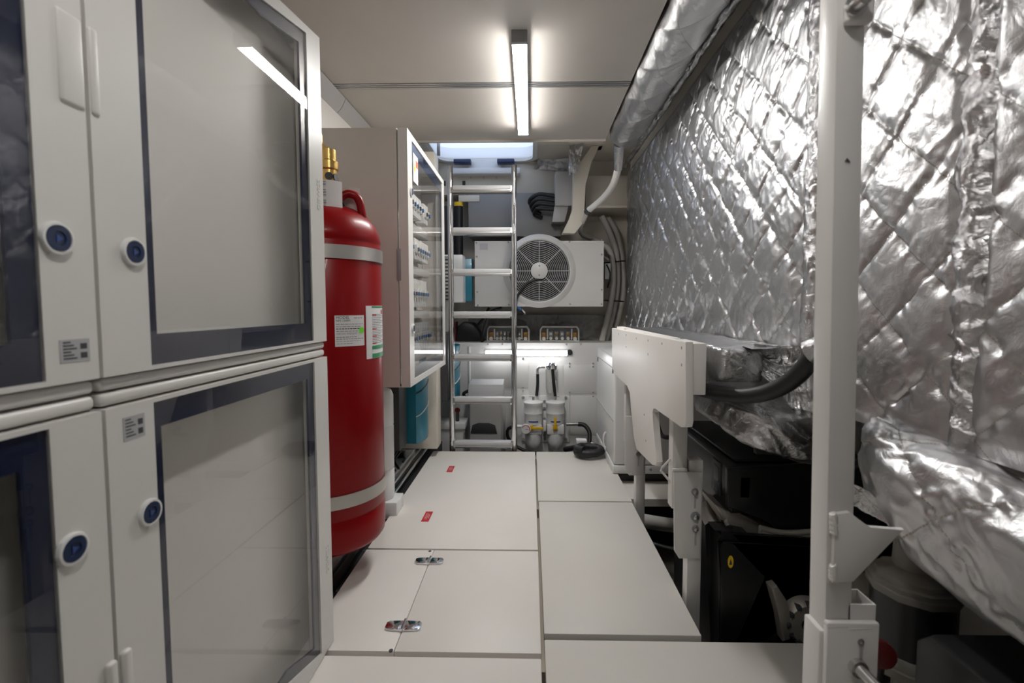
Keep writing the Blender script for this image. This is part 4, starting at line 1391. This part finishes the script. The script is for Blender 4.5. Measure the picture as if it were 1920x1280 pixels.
B().prism([(c.x - .002, c.z - .002), (c.x + .006, c.z - .003), (c.x + .001, c.z + .003)], 'Y', .7385, .7398).done('paint_chip', 'ink', mp)

for y, lab, near in ((1.5, 'white support leg with three bolts on its plate', True), (2.25, 'farther white support leg in front of the white generator box', False)):
    g = thing('bracket_post', lab, 'post', (.50, y, -.45), 'white support legs of the shelf bracket')
    B().box((.510, y, -.449), (.555, y + .045, .46 if near else .42), .003).done('lower_tube', 'white_paint', g)
    B().box((.456, y, .30), (.503, y + .045, .84), .003).done('upper_tube', 'white_paint', g)
    pl = [(.458, .425), (.548, .425), (.548, .14), (.480, .14), (.465, .165)] if near else [(.454, .43), (.545, .43), (.545, .142), (.475, .142), (.454, .17)]
    B().prism(pl, 'Y', y - .010, y - .001, .002).done('slotted_plate', 'white_paint', g)
    if near:
        for px, py, r in ((1303, 922, .0115), (1304, 968, .0150), (1304, 991, .0115)):
            c = P(px, py, Y=y - .012)
            w = B().cyl((c.x, y - .010, c.z), (c.x, y - .014, c.z), r, n=18).done('washer', 'ink_grey', g)
            B().lathe([(0, 0), (r * .62, 0), (r * .55, .008), (r * .3, .011), (0, .011)], (c.x, y - .014, c.z), (0, -1, 0), n=16).done('bolt', 'steel', g)
        for px, py in ((1303, 940), (1304, 1010)):
            c = P(px, py, Y=y - .010)
            B().box((c.x - .003, y - .0106, c.z - .022), (c.x + .003, y - .0098, c.z + .022)).done('slot', 'mid_grey', g)
        B().tube([(.454, y - .006, .43), (.50, y - .006, .432)], .006, n=8, sm=1).done('weld_bead', 'white_paint', g)
        c = P(1252, 870, Y=y + .05)
        B().tube([(.458, y + .02, .46), (.432, y + .03, .425), (.428, y + .03, .415), (.458, y + .02, .38)], .004, n=8, sm=1).done('wire_loop', 'white_paint', g)
    else:
        c = P(1197, 851, Y=y - .012)
        B().cyl((c.x, y - .010, c.z), (c.x, y - .016, c.z), .012, n=16).done('bolt', 'steel', g)
        c = P(1197, 865, Y=y - .010)
        B().box((c.x - .003, y - .0106, c.z - .022), (c.x + .003, y - .0098, c.z + .022)).done('slot', 'mid_grey', g)

# ================================================================== RIGHT: BRACKET PLATE AND FOIL SHELF
bp_px = [(1147, 615), (1285, 641), (1286, 790), (1284, 800), (1276, 801), (1229, 766), (1225, 764), (1223, 772), (1226, 810), (1231, 866), (1229, 873), (1223, 872), (1193, 842), (1188, 820), (1184, 775), (1181, 735), (1176, 722), (1152, 702), (1148, 690)]
bpoly = []
for x, y in bp_px:
    q = P(x, y, X=.43)
    bpoly.append((q.y, q.z))
br = thing('bracket_board', 'white shaped board with pointed cut-outs on the edge of the foil shelf', 'bracket board', (.44, 1.9, .4))
B().prism(bpoly, 'X', .43, .452, .003).done('board', 'white_board', br)
for px, py in ((1160, 626), (1174, 628), (1174, 650), (1193, 634), (1215, 638), (1215, 664), (1241, 644), (1278, 652), (1278, 684), (1208, 777), (1211, 826)):
    q = P(px, py, X=.43)
    B().cyl((.4295, q.y, q.z), (.431, q.y, q.z), .0045, n=10).done('screw_hole', 'ink_grey', br)
for y0_, y1_ in ((1.318, 1.495), (1.55, 2.245), (2.30, 2.49)):
    B().box((.4525, y0_, .705), (.490, y1_, .85), .003).done('cleat', 'white_board', br)

fs = thing('foil_shelf', 'foil wrapped shelf box behind the white bracket board', 'shelf', (.62, 2, .72))
# cross-section swept along Y with rounded corners, near end closed
def foil_box(x0, x1, y0, y1, z0, z1, rad, amp, step, seed, name, par, taper=None, m='foil_tape', ev=(4, 3)):
    """closed superellipsoid-like wrapped box with crumples"""
    nu, nv = 120, 150
    th = np.linspace(-PI / 2, PI / 2, nu)[:, None] * np.ones((1, nv))
    ph = np.linspace(-PI, PI, nv)[None, :] * np.ones((nu, 1))
    p = 2.0 / rad
    f = lambda w, e: np.sign(w) * np.abs(w) ** e
    ct, st = f(np.cos(th), p), f(np.sin(th), p)
    X = ct * f(np.cos(ph), p)
    Z = ct * f(np.sin(ph), p)
    Yv = st
    Xw = (x0 + x1) / 2 + X * (x1 - x0) / 2
    Yw = (y0 + y1) / 2 + Yv * (y1 - y0) / 2
    Zw = (z0 + z1) / 2 + Z * (z1 - z0) / 2
    if taper: Xw, Yw, Zw = taper(Xw, Yw, Zw)
    d = wrinkle(Xw * 1.0 + Zw * .7, Yw + .4 * Zw, amp, seed)
    Pt = np.stack([Xw, Yw, Zw], -1)
    o = sheet(name, Pt, np.zeros((nu, nv)), m, par)
    # displace radially so the poles stay closed
    c = np.array([(x0 + x1) / 2, (y0 + y1) / 2, (z0 + z1) / 2])
    dr_ = Pt - c
    dr_ /= np.linalg.norm(dr_, axis=2, keepdims=True)
    d[:, -1] = d[:, 0]
    d[0, :] = d[0].mean(); d[-1, :] = d[-1].mean()
    o.data.vertices.foreach_set('co', (Pt + dr_ * d[..., None]).reshape(-1))
    o.data.update()
    return o


foil_box(.515, .662, 1.31, 2.62, .732, .845, 9, .016, 0, 51, 'shelf_wrap', fs)
nu, nv = 200, 30
Yg = np.linspace(1.29, 2.66, nu)[:, None] * np.ones((1, nv)); Xg = np.linspace(.60, .730, nv)[None, :] * np.ones((nu, 1))
sheet('shelf_top', np.stack([Xg, Yg, np.full_like(Xg, .838)], -1)[::-1], wrinkle(Xg, Yg, .012, 53), 'foil_tape', fs)
tb = thing('foil_bulge', 'crumpled foil bulge under the shelf above the engine', 'insulation', (.75, 1.5, .55))


def tp_(X, Y, Z):
    # underside rises to the left and to the far end
    k = np.clip((.86 - X) / .36, 0, 1)
    j = np.clip((Y - 1.25) / .55, 0, 1)
    return X, Y, Z + (0.62 - Z) * (.75 * k * (Z < .62)) + (.62 - Z) * .3 * j * (Z < .62)


foil_box(.57, .92, 1.24, 1.85, .485, .69, 5, .022, 0, 57, 'bulge_wrap', tb, tp_)
# foil sheet between the shelf end and the post
c00, c10, c01, c11 = P(1415, 648, Y=1.36), P(1550, 650, X=.772), P(1430, 712, Y=1.30), P(1545, 830, X=.772)
nu, nv = 80, 90
U = np.linspace(0, 1, nu)[:, None] * np.ones((1, nv)); V = np.linspace(0, 1, nv)[None, :] * np.ones((nu, 1))
Q = sum(np.array(c)[None, None, :] * w[..., None] for c, w in ((c00, (1 - U) * (1 - V)), (c10, U * (1 - V)), (c01, (1 - U) * V), (c11, U * V)))
tag(sheet('foil_wrap', Q[:, ::-1], wrinkle(U * .3, V * .3, .03, 61)[:, ::-1], 'foil_tape'), 'crumpled foil sheet behind the thick black hose next to the post', 'insulation')
# black rubber hose
hp = [P(1305, 728, Y=1.42), P(1340, 735, Y=1.33), P(1390, 742, Y=1.26), P(1440, 735, Y=1.19), P(1485, 712, Y=1.13), P(1522, 672, Y=1.08), P(1535, 645, Y=1.07)]
bh = thing('rubber_hose', 'thick black rubber hose looping under the foil shelf', 'hose', tuple(hp[2]))
B().tube(hp, .021, n=18).done('hose_body', 'black_rubber', bh)
B().tube([P(1515, 660, Y=1.07), P(1540, 650, Y=1.05)], .026, n=16, sm=1).done('foil_cuff', 'foil_tape', bh)

# ================================================================== GENERATOR BOX
gx, gy0, gy1 = .472, 2.655, 3.36
gn = thing('generator', 'white generator enclosure at the far end of the floor on the right', 'generator', (.8, 3, 0))
gb_ = B().box((gx + .002, gy0 + .002, .052), (1.05, gy1, .672), .012, 3).done('housing', 'white_plastic', gn)
B().box((gx, gy0, .002), (1.05, gy1 + .0, .048), .004).done('base', 'white_plastic', gn)
B().box((gx + .001, gy0 + .012, .60), (gx + .003, gy1 - .012, .604)).done('panel_gap', 'ink_grey', gn)
for y in (gy0 + .05, gy1 - .05):
    for z in (.585,):
        B().box((gx - .002, y - .008, z - .014), (gx + .002, y + .008, z + .014), .001).done('latch', 'ink', gn)
c = P(1134, 868, X=gx)
B().tube([(gx - .001, c.y - .03, .07), (gx - .012, c.y - .025, .09), (gx - .012, c.y - .025, .15), (gx - .001, c.y - .03, .17)], .006, n=8).done('handle', 'white_plastic', gn)
B().box((gx - .001, gy0 + .02, .30), (gx + .002, gy1 - .02, .304)).done('panel_gap', 'mid_grey', gn)
c = P(1220, 880, Y=gy0)
B().cyl((c.x, gy0 - .003, .028), (c.x, gy0, .028), .008, n=12).done('bolt', 'ink_grey', gn)
for y in (2.75, 3.25):
    B().box((.52, y - .04, -.45), (1.0, y + .04, .0015)).done('mount', 'dark_grey', gn)
hp = [P(1262, 805, Y=2.45), P(1270, 815, Y=2.42), P(1243, 818, Y=2.45), P(1232, 790, Y=2.55), P(1228, 772, Y=2.66)]
tag(B().tube(hp, .012, n=10).done('generator_hose', 'black_rubber'), 'thin black hose beside the white generator box', 'hose')

# ================================================================== FUEL FILTERS
fy = YB - .085
ff = thing('fuel_filter', 'pair of white fuel filters on a bracket on the far bulkhead', 'fuel filter', (.11, fy, -.17))
a, b = P(978, 741, Y=YB - .006), P(1068, 828, Y=YB - .006)
B().box((a.x, YB - .016, b.z), (b.x, YB - .005, a.z), .004).done('back_bracket', 'white_plastic', ff)
for px, py in ((981, 745), (1061, 745), (981, 823), (1061, 823), (1021, 752), (1021, 765), (1021, 785), (1021, 816), (1021, 822)):
    c = P(px, py, Y=YB - .02)
    B().cyl((c.x, YB - .026, c.z), (c.x, YB - .016, c.z), .011, n=12).done('bolt', 'ink_grey', ff)
for k, px in enumerate((1000, 1041)):
    cx = P(px, 790, Y=fy).x
    Z = lambda py: P(px, py, Y=fy).z
    r = .072
    can = B().lathe([(0, Z(749)), (r * .6, Z(750)), (r + .003, Z(753)), (r + .003, Z(757)), (r - .002, Z(759)), (r - .002, Z(772)), (r, Z(773)), (r - .002, Z(774)), (r - .004, Z(793)), (0, Z(793))][::-1], (cx, fy, 0), n=40)
    can.done('filter_canister', 'white_plastic', ff)
    B().box((cx - r + .006, fy - .06, Z(811)), (cx + r - .006, YB - .016, Z(793)), .008).done('filter_head', 'white_plastic', ff)
    B().lathe([(0, Z(811)), (r - .010, Z(811)), (r - .010, Z(826)), (r - .025, Z(836)), (r - .045, Z(841)), (.018, Z(842)), (.016, Z(846)), (0, Z(846))][::-1], (cx, fy, 0), n=36).done('filter_bowl', 'white_plastic', ff)
    B().cyl((cx, fy, Z(749)), (cx, fy, Z(743)), .011).done('bleed_screw', 'steel', ff)
    B().box((cx - .035, fy - .006, Z(744)), (cx + .035, fy + .006, Z(742.5)), .002).done('tee_handle', 'steel', ff)
    B().lathe([(r - .001, Z(788)), (r - .001, Z(785.5))], (cx, fy, 0), n=14, a0=-PI / 2 - .55, a1=-PI / 2 + .55).done('blue_mark', 'lever_blue', ff)
    # yellow lever
    cl = P(1001 if k == 0 else 1041, 802, Y=fy - .075)
    B().cyl((cl.x - (.022 if k == 0 else 0), fy - .06, cl.z), (cl.x - (.022 if k == 0 else 0), fy - .078, cl.z), .019).done('lever_boss', 'yellow_lever', ff)
    if k == 0:
        B().box((cl.x - .02, fy - .085, cl.z - .010), (cl.x + .075, fy - .077, cl.z + .008), .003).done('lever', 'yellow_lever', ff)
    else:
        B().box((cl.x - .009, fy - .085, cl.z - .01), (cl.x + .009, fy - .077, cl.z + .085), .003).done('lever', 'yellow_lever', ff)
c = P(986, 803, Y=fy - .09)
gg = B().lathe([(0, 0), (.036, 0), (.038, .006), (.036, .022), (0, .022)], (c.x, fy - .11, c.z), (0, 1, 0), n=28).done('gauge', 'white_plastic', ff)
B().lathe([(.026, -.001), (.031, -.001)], (c.x, fy - .11, c.z), (0, 1, 0), n=28, a0=.3, a1=3.6).done('gauge_red_ring', 'sticker_red', gg)
B().box((c.x - .002, fy - .1115, c.z - .004), (c.x + .018, fy - .1105, c.z), .0005).done('gauge_needle', 'ink', gg)
B().cyl((c.x, fy - .088, c.z), (c.x + .03, fy - .02, c.z), .014).done('gauge_stem', 'steel', ff)
c = P(1021, 795, Y=fy)
B().box((c.x - .012, fy - .03, c.z - .05), (c.x + .012, fy + .03, c.z + .03), .005).done('cross_valve', 'white_plastic', ff)
# hoses of the filters
h1 = thing('fuel_hose', 'black fuel hose with steel fitting right of the filters', 'hose', (.35, fy, 0))
c = P(1066, 796, Y=fy)
B().tube([P(1062, 795, Y=fy), P(1085, 795, Y=fy)], .014, sm=1, n=12).done('fitting', 'steel', h1)
B().tube([P(1084, 795, Y=fy), P(1096, 797, Y=fy - .01), P(1105, 810, Y=fy - .04), P(1105, 830, Y=fy - .08)], .017, n=12).done('hose_body', 'black_rubber', h1)
h2 = thing('fuel_hose', 'black fuel hose with white fitting left of the filters behind the ladder', 'hose', (-.1, fy, 0))
B().tube([P(979, 799, Y=fy), P(964, 799, Y=fy)], .014, sm=1, n=12).done('fitting', 'white_plastic', h2)
B().tube([P(966, 799, Y=fy), P(953, 804, Y=fy), P(952, 818, Y=fy), P(962, 832, Y=fy), P(985, 845, Y=fy - .02), P(1010, 850, Y=fy - .04)], .013, n=12).done('hose_body', 'black_rubber', h2)
# coalescer above
cf = P(1035, 690, Y=YB - .06)
cz = thing('fuel_strainer', 'small chrome topped clear strainer above the fuel filters', 'strainer', (cf.x, YB - .06, .2))
Zf = lambda py: P(1035, py, Y=YB - .06).z
B().lathe([(0, Zf(735)), (.03, Zf(735)), (.036, Zf(728)), (.038, Zf(692)), (0, Zf(692))], (cf.x - .012, YB - .06, 0), n=28).done('clear_bowl', 'clear_plastic', cz)
B().lathe([(0, Zf(692)), (.044, Zf(692)), (.046, Zf(688)), (.046, Zf(684)), (.036, Zf(682)), (.03, Zf(679)), (0, Zf(679))], (cf.x - .002, YB - .06, 0), n=28).done('strainer_head', 'chrome', cz)
B().box((cf.x - .03, YB - .06, Zf(690)), (cf.x + .03, YB - .004, Zf(684)), .004).done('wall_mount', 'chrome', cz)
B().tube([P(1022, 688, Y=YB - .06), P(1012, 688, Y=YB - .06), P(1008, 692, Y=YB - .06), P(1008, 703, Y=YB - .06)], .011, n=10).done('elbow', 'chrome', cz)
B().tube([P(1008, 701, Y=YB - .06), P(1008, 720, Y=YB - .065), P(1006, 742, Y=YB - .085)], .012, n=10).done('left_hose', 'black_rubber', cz)
B().tube([P(1036, 692, Y=YB - .10), P(1038, 715, Y=YB - .10), P(1041, 742, Y=YB - .09)], .012, n=10).done('right_hose', 'black_rubber', cz)
B().box(P(1038, 697, Y=YB - .09) + Vector((0, -.01, 0)), P(1044, 712, Y=YB - .07), .003).done('valve_block', 'grey_plastic', cz)
# coiled corrugated black hose on the floor panel
cc_ = P(1122, 842, Z=.03)
ch2 = thing('coiled_hose', 'black corrugated hose coiled on the floor beside the generator', 'hose', (.40, 2.98, 0))
pts = []
for k in range(30):
    t = k / 29 * 1.5 * 2 * PI + 1.0
    pts.append(Vector((.372 + (.075) * math.cos(t), 2.965 + .062 * math.sin(t), .026 + .030 * k / 29)))
B().tube(pts, .024, n=12, sm=3, radii=[.024 + .002 * (k % 2) for k in range(30)]).done('hose_coil', 'black_rubber', ch2)
B().tube([pts[0], P(1105, 835, Y=3.1), P(1085, 838, Y=3.3) + Vector((0, 0, .0)), P(1060, 842, Y=3.45)], .020, n=10).done('hose_tail', 'black_rubber', ch2)
c = P(1090, 827, Y=3.25)
B().box((c.x - .035, 3.22, c.z - .012), (c.x + .035, 3.28, c.z + .015), .003).done('white_label', 'sticker_white', ch2)
B().tube([P(1108, 832, Y=3.05), P(1118, 838, Y=3.02)], .014, n=10, sm=1).done('hose_nozzle', 'cream', ch2)
# dark pipes behind the floor edge
pp = thing('bilge_pipes', 'dark hoses lying below the fuel filters', 'hoses', (.1, 3.5, -.3))
for k, (x0, x1, z_, y_, m_) in enumerate(((-.15, .42, -.26, 3.40, 'black_rubber'), (-.15, .42, -.25, 3.50, 'black_rubber'), (.0, .40, -.16, 3.30, 'mid_grey'))):
    B().tube([(x0, y_, z_ - .02), (x0 * .3 + x1 * .7, y_ + .03, z_), (x1, y_ - .02, z_ + .01)], .04, n=12).done('pipe', m_, pp)

# grey appliance behind the ladder
gyf = 3.45
a, b = P(877, 722, Y=gyf), P(943, 830, Y=gyf)
wm = thing('grey_unit', 'grey appliance box with dark window behind the ladder', 'appliance', ((a.x + b.x) / 2, 3.55, -.45))
zt = a.z
zm = P(0, 745, Y=gyf).z
B().prism([(gyf, zm), (gyf + .03, zt), (gyf + .24, zt + .01), (gyf + .24, zm)], 'X', a.x, b.x, .006).done('lid', 'tread_grey', wm)
B().box((a.x + .01, gyf + .02, -.449), (b.x - .012, gyf + .24, zm - .002), .01).done('unit_body', 'mid_grey', wm)
c = P(907, 800, Y=gyf + .015)
zc_ = P(0, 800, Y=gyf).z
B().prism([(c.x - .10, zc_ - .035), (c.x - .085, zc_ + .028), (c.x - .04, zc_ + .045), (c.x + .04, zc_ + .045), (c.x + .085, zc_ + .028), (c.x + .10, zc_ - .035)], 'Y', gyf + .012, gyf + .0195, .003).done('window', 'dark_grey', wm)
B().box((b.x + .002, gyf + .01, -.449), (b.x + .02, gyf + .03, zm - .03)).done('side_frame', 'aluminium', wm)
B().tube([(a.x - .02, gyf + .1, zm - .02), (a.x - .04, gyf + .06, zm + .03), (a.x + .0, gyf + .05, zt - .05)], .012).done('lead', 'black_rubber', wm)
# white pump box low behind the ladder
a, b = P(852, 787, Y=3.4), P(868, 842, Y=3.4)
pb = thing('pump_box', 'white box with a red tap low behind the ladder', 'pump', (a.x, 3.45, -.45))
B().box((a.x - .12, 3.40, -.449), (b.x + .0, 3.55, b.z + .15), .006).done('box_body', 'white_plastic', pb)
B().box((a.x - .16, 3.38, b.z + .15), (b.x + .02, 3.56, a.z - .02), .006).done('box_lid', 'white_plastic', pb)
c = P(858, 768, Y=3.45)
B().cyl((c.x, 3.45, a.z - .02), (c.x, 3.45, c.z), .012).done('tap_stem', 'dark_grey', pb)
B().lathe([(0, -.006), (.018, -.006), (.02, 0), (.018, .006), (0, .006)], (c.x, 3.44, c.z), (0, 1, .2), n=14).done('tap_wheel', 'red_plastic', pb)

# ================================================================== ENGINE
en = thing('engine', 'dark diesel engine with black covers below the foil shelf', 'engine', (.9, 1.5, -.45))
EX = .625
ycn = 1.462
# top cover: lower body with a stepped upper tray
def zy(px, py): return P(px, py, X=EX)


pl = [(1.25, .33), (1.30, .30), (ycn + .0, .305), (1.83, .235), (2.0, .22), (2.0, .46), (1.25, .46)]
B().box((EX, 1.462, .30), (1.15, 2.05, .452), .012, 3).done('top_cover', 'black_plastic', en)
B().box((EX + .03, 1.50, .452), (1.12, 2.02, .465), .006).done('cover_tray', 'black_plastic', en)
# skirt following the slanted lower edge
B().prism([(1.462, .31), (2.05, .21), (2.05, .31)], 'X', EX + .001, EX + .02).done('cover_skirt', 'black_plastic', en)
B().box((EX + .02, 1.44, .36), (EX + .055, 1.464, .43), .004).done('cover_clip', 'dark_grey', en)
B().box((EX - .006, 1.53, .33), (EX + .002, 1.60, .44), .003).done('cover_recess', 'ink', en)
B().box((EX - .008, 1.535, .375), (EX + .0, 1.575, .425), .002).done('cover_clip', 'dark_grey', en)
for (x0, x1) in ((1418, 1450), (1476, 1525)):
    a, b = P(x0, 843, Y=1.45), P(x1, 852, Y=1.45)
    B().box((a.x, 1.45, b.z), (b.x, 1.47, a.z), .002).done('cover_ridge', 'dark_grey', en)
# front shield sloping right
fpx = [(1365, 880), (1525, 870), (1525, 985), (1478, 1000), (1460, 998), (1440, 975), (1395, 960), (1365, 952)]
B().prism([(P(x, y, Y=1.44).x, P(x, y, Y=1.44).z) for x, y in fpx], 'Y', 1.44, 1.462, .004).done('front_shield', 'black_plastic', en)
# alloy manifold below the cover
mpx = [(1322, 925), (1348, 945), (1366, 955), (1400, 963), (1440, 977), (1462, 1000), (1440, 1002), (1395, 995), (1365, 990), (1345, 965)]
B().prism([(P(x, y, Y=1.52).x, P(x, y, Y=1.52).z) for x, y in mpx], 'Y', 1.47, 1.60, .015).done('manifold', 'engine_alloy', en)
B().tube([P(1318, 940, Y=1.60), P(1332, 975, Y=1.57), P(1350, 998, Y=1.53), P(1372, 1010, Y=1.50)], .024, n=16).done('coolant_pipe', 'engine_grey', en)
for k, py in enumerate((996, 1004)):
    B().tube([P(1425, 990 + k * 6, Y=1.425), P(1460, py + 2, Y=1.425), P(1490, py + 3, Y=1.425), P(1540, py - 1, Y=1.425)], .010, n=12).done('rail_pipe', 'engine_alloy', en)
for px, py in ((1378, 995), (1366, 988), (1507, 997)):
    c = P(px, py, Y=1.46)
    B().cyl((c.x, 1.47, c.z), (c.x, 1.452, c.z), .012, n=8).done('bolt', 'steel', en)
# belt guard
gpx = [(1318, 1000), (1345, 1000), (1375, 1002), (1410, 1008), (1432, 1030), (1440, 1070), (1452, 1120), (1465, 1180), (1470, 1260), (1318, 1260)]
gpoly = [(P(x, y, Y=1.40).x, P(x, y, Y=1.40).z) for x, y in gpx]
gpoly = [(max(x, .512), z) for x, z in gpoly]
gpoly = [(x if i not in (0, 9) else .585, z) for i, (x, z) in enumerate(gpoly)]
B().prism(gpoly, 'Y', 1.40, 1.50, .02).done('belt_guard', 'black_plastic', en)
gp2 = [((x - .70) * .93 + .685, (z - .0) * .93 - .0) for x, z in gpoly]
B().prism(gp2, 'Y', 1.385, 1.405, .01).done('guard_rim', 'black_plastic', en)
c = P(1370, 1053, Y=1.384)
yl = B()
yl.lathe([(0, 0), (1, 0), (1, .6), (0, .6)], (0, 0, 0), (0, -1, 0), n=28)
bmesh.ops.scale(yl.bm, vec=(.0085, .002, .019), verts=yl.bm.verts)
bmesh.ops.translate(yl.bm, vec=(c.x, 1.385, c.z), verts=yl.bm.verts)
yl = yl.done('yellow_label', 'sticker_yellow', en)
tri = B().prism([(c.x - .0045, c.z - .008), (c.x + .0045, c.z - .008), (c.x, c.z + .010)], 'Y', 1.3828, 1.3836)
tri.done('label_symbol', 'ink', en)
# block, alternator, pulleys
B().box((.68, 1.50, -.40), (1.12, 2.2, .29), .02).done('block', 'dark_grey', en)
B().box((.70, 1.50, -.449), (.76, 2.2, -.40)).done('mount', 'dark_grey', en)
B().box((1.02, 1.50, -.449), (1.08, 2.2, -.40)).done('mount', 'dark_grey', en)
al = P(1470, 1150, Y=1.40)
alt = B().lathe([(.02, -.07), (.055, -.07), (.068, -.05), (.07, 0), (.068, .04), (.05, .06), (0, .06)], (al.x + .045, 1.42, al.z), (0, 1, 0), n=28).done('alternator', 'engine_alloy', en)
for k in range(12):
    t = 2 * PI * k / 12
    B().box((al.x + .045 + .058 * math.cos(t) - .006, 1.345, al.z + .058 * math.sin(t) - .006), (al.x + .045 + .058 * math.cos(t) + .006, 1.40, al.z + .058 * math.sin(t) + .006), .001).done('cooling_slot', 'ink', alt)
bkx = [(1440, 1095), (1452, 1092), (1470, 1120), (1478, 1150), (1478, 1190), (1462, 1195), (1455, 1150)]
B().prism([(P(x, y, Y=1.37).x, P(x, y, Y=1.37).z) for x, y in bkx], 'Y', 1.35, 1.40, .006).done('alternator_bracket', 'engine_alloy', en)
bkx = [(1424, 1008), (1434, 1010), (1454, 1048), (1456, 1075), (1452, 1085), (1440, 1050)]
B().prism([(P(x, y, Y=1.45).x, P(x, y, Y=1.45).z) for x, y in bkx], 'Y', 1.395, 1.435, .004).done('casting_flange', 'engine_alloy', en)
for k, (px, py) in enumerate(((1470, 1050), (1500, 1060), (1495, 1110), (1512, 1140))):
    c = P(px, py, Y=1.5)
    B().tube([c + Vector((0, 0, .08)), c + Vector((.01, -.02, 0)), c + Vector((-.01, 0, -.09))], .020, n=10).done('engine_hose', 'dark_grey', en)

# second machine beside the post: sea-water filters, red cap, dark box
fc = P(1710, 1060, Y=.98)
fh = thing('water_filter', 'grey flanged filter housing in the dark right of the post', 'filter', (fc.x, .98, .1))
Zq = lambda py: P(1700, py, Y=.98).z
fxc = P(1712, 1100, Y=.98).x
B().lathe([(0, Zq(1000)), (.035, Zq(1000)), (.038, Zq(1060)), (.066, Zq(1072)), (.070, Zq(1080)), (.078, Zq(1082)), (.078, Zq(1090)), (.082, Zq(1092)), (.082, Zq(1103)), (0, Zq(1103))], (fxc, .98, 0), n=10).done('flange_top', 'cast_grey', fh)
B().lathe([(0, Zq(1104)), (.074, Zq(1104)), (.074, Zq(1205)), (0, Zq(1205))], (fxc, .98, 0), n=28).done('filter_body', 'black_plastic', fh)
B().lathe([(0, Zq(1205)), (.076, Zq(1205)), (.086, Zq(1215)), (.086, Zq(1222)), (.09, Zq(1224)), (.09, Zq(1238)), (.03, Zq(1240)), (.03, -.449), (0, -.449)], (fxc, .98, 0), n=14).done('flange_bottom', 'cast_grey', fh)
rc = P(1620, 1130, Y=1.12)
rb = thing('oil_cooler', 'ribbed grey cylinder behind the post bracket', 'oil cooler', (rc.x, 1.12, 0))
Zr = lambda py: P(1620, py, Y=1.12).z
prof = [(0, Zr(1085)), (.03, Zr(1085))]
for k in range(9):
    z_ = Zr(1090) - k * .013
    prof += [(.052, z_), (.052, z_ - .006), (.045, z_ - .007), (.045, z_ - .012)]
prof += [(.03, Zr(1200)), (.03, -.449), (0, -.449)]
B().lathe(prof, (rc.x - .01, 1.12, 0), n=24).done('ribbed_body', 'cast_grey', rb)
c = P(1662, 1235, Y=.84)
rcap = thing('filler_cap', 'red round filler cap low in the dark right of the post', 'cap', (c.x, .86, c.z))
B().lathe([(0, 0), (.020, 0), (.024, .004), (.024, .016), (.018, .020), (0, .020)], (c.x, .86, c.z), (-.3, -1, .2), n=20).done('cap_body', 'red_plastic', rcap)
B().cyl((c.x, .865, c.z), (c.x + .0, .875, c.z - .10), .016).done('filler_neck', 'dark_grey', rcap)
B().cyl((c.x + .0, .875, c.z - .09), (c.x + .0, .875, -.449), .016).done('filler_pipe', 'dark_grey', rcap)
bx = thing('engine_cover', 'large dark box cover in the lower right corner', 'engine cover', (1.0, .6, -.45))
c = P(1715, 1168, Y=.86)
B().prism([(.20, -.449), (.86, -.449), (.86, c.z - .03), (.83, c.z), (.20, c.z - .02)], 'X', c.x, 1.28, .012).done('cover_body', 'black_plastic', bx)
B().box((c.x - .004, .30, c.z - .16), (c.x + .002, .84, c.z - .15), .001).done('cover_groove', 'ink', bx)

# generator surroundings: dark pipes below the far shelf
pt = thing('bilge_duct', 'grey pipe crossing low behind the support leg', 'pipe', (.75, 2.1, -.2))
B().tube([(.57, 2.42, -.16), (.75, 2.38, -.17), (1.1, 2.35, -.18)], .035, n=14).done('pipe_body', 'hose_grey', pt)
B().tube([(.57, 2.36, -.24), (.75, 2.28, -.25), (1.1, 2.3, -.24)], .015, n=10).done('cable', 'black_rubber', pt)
sh = struct(B().box((.52, 2.45, -.10), (1.29, 3.65, -.06)).done('trim_bearer', 'hull_white'), 'white bearer below the generator')
B().box((.52, 2.45, -.449), (.56, 2.50, -.101)).done('bearer_leg', 'hull_white', sh)
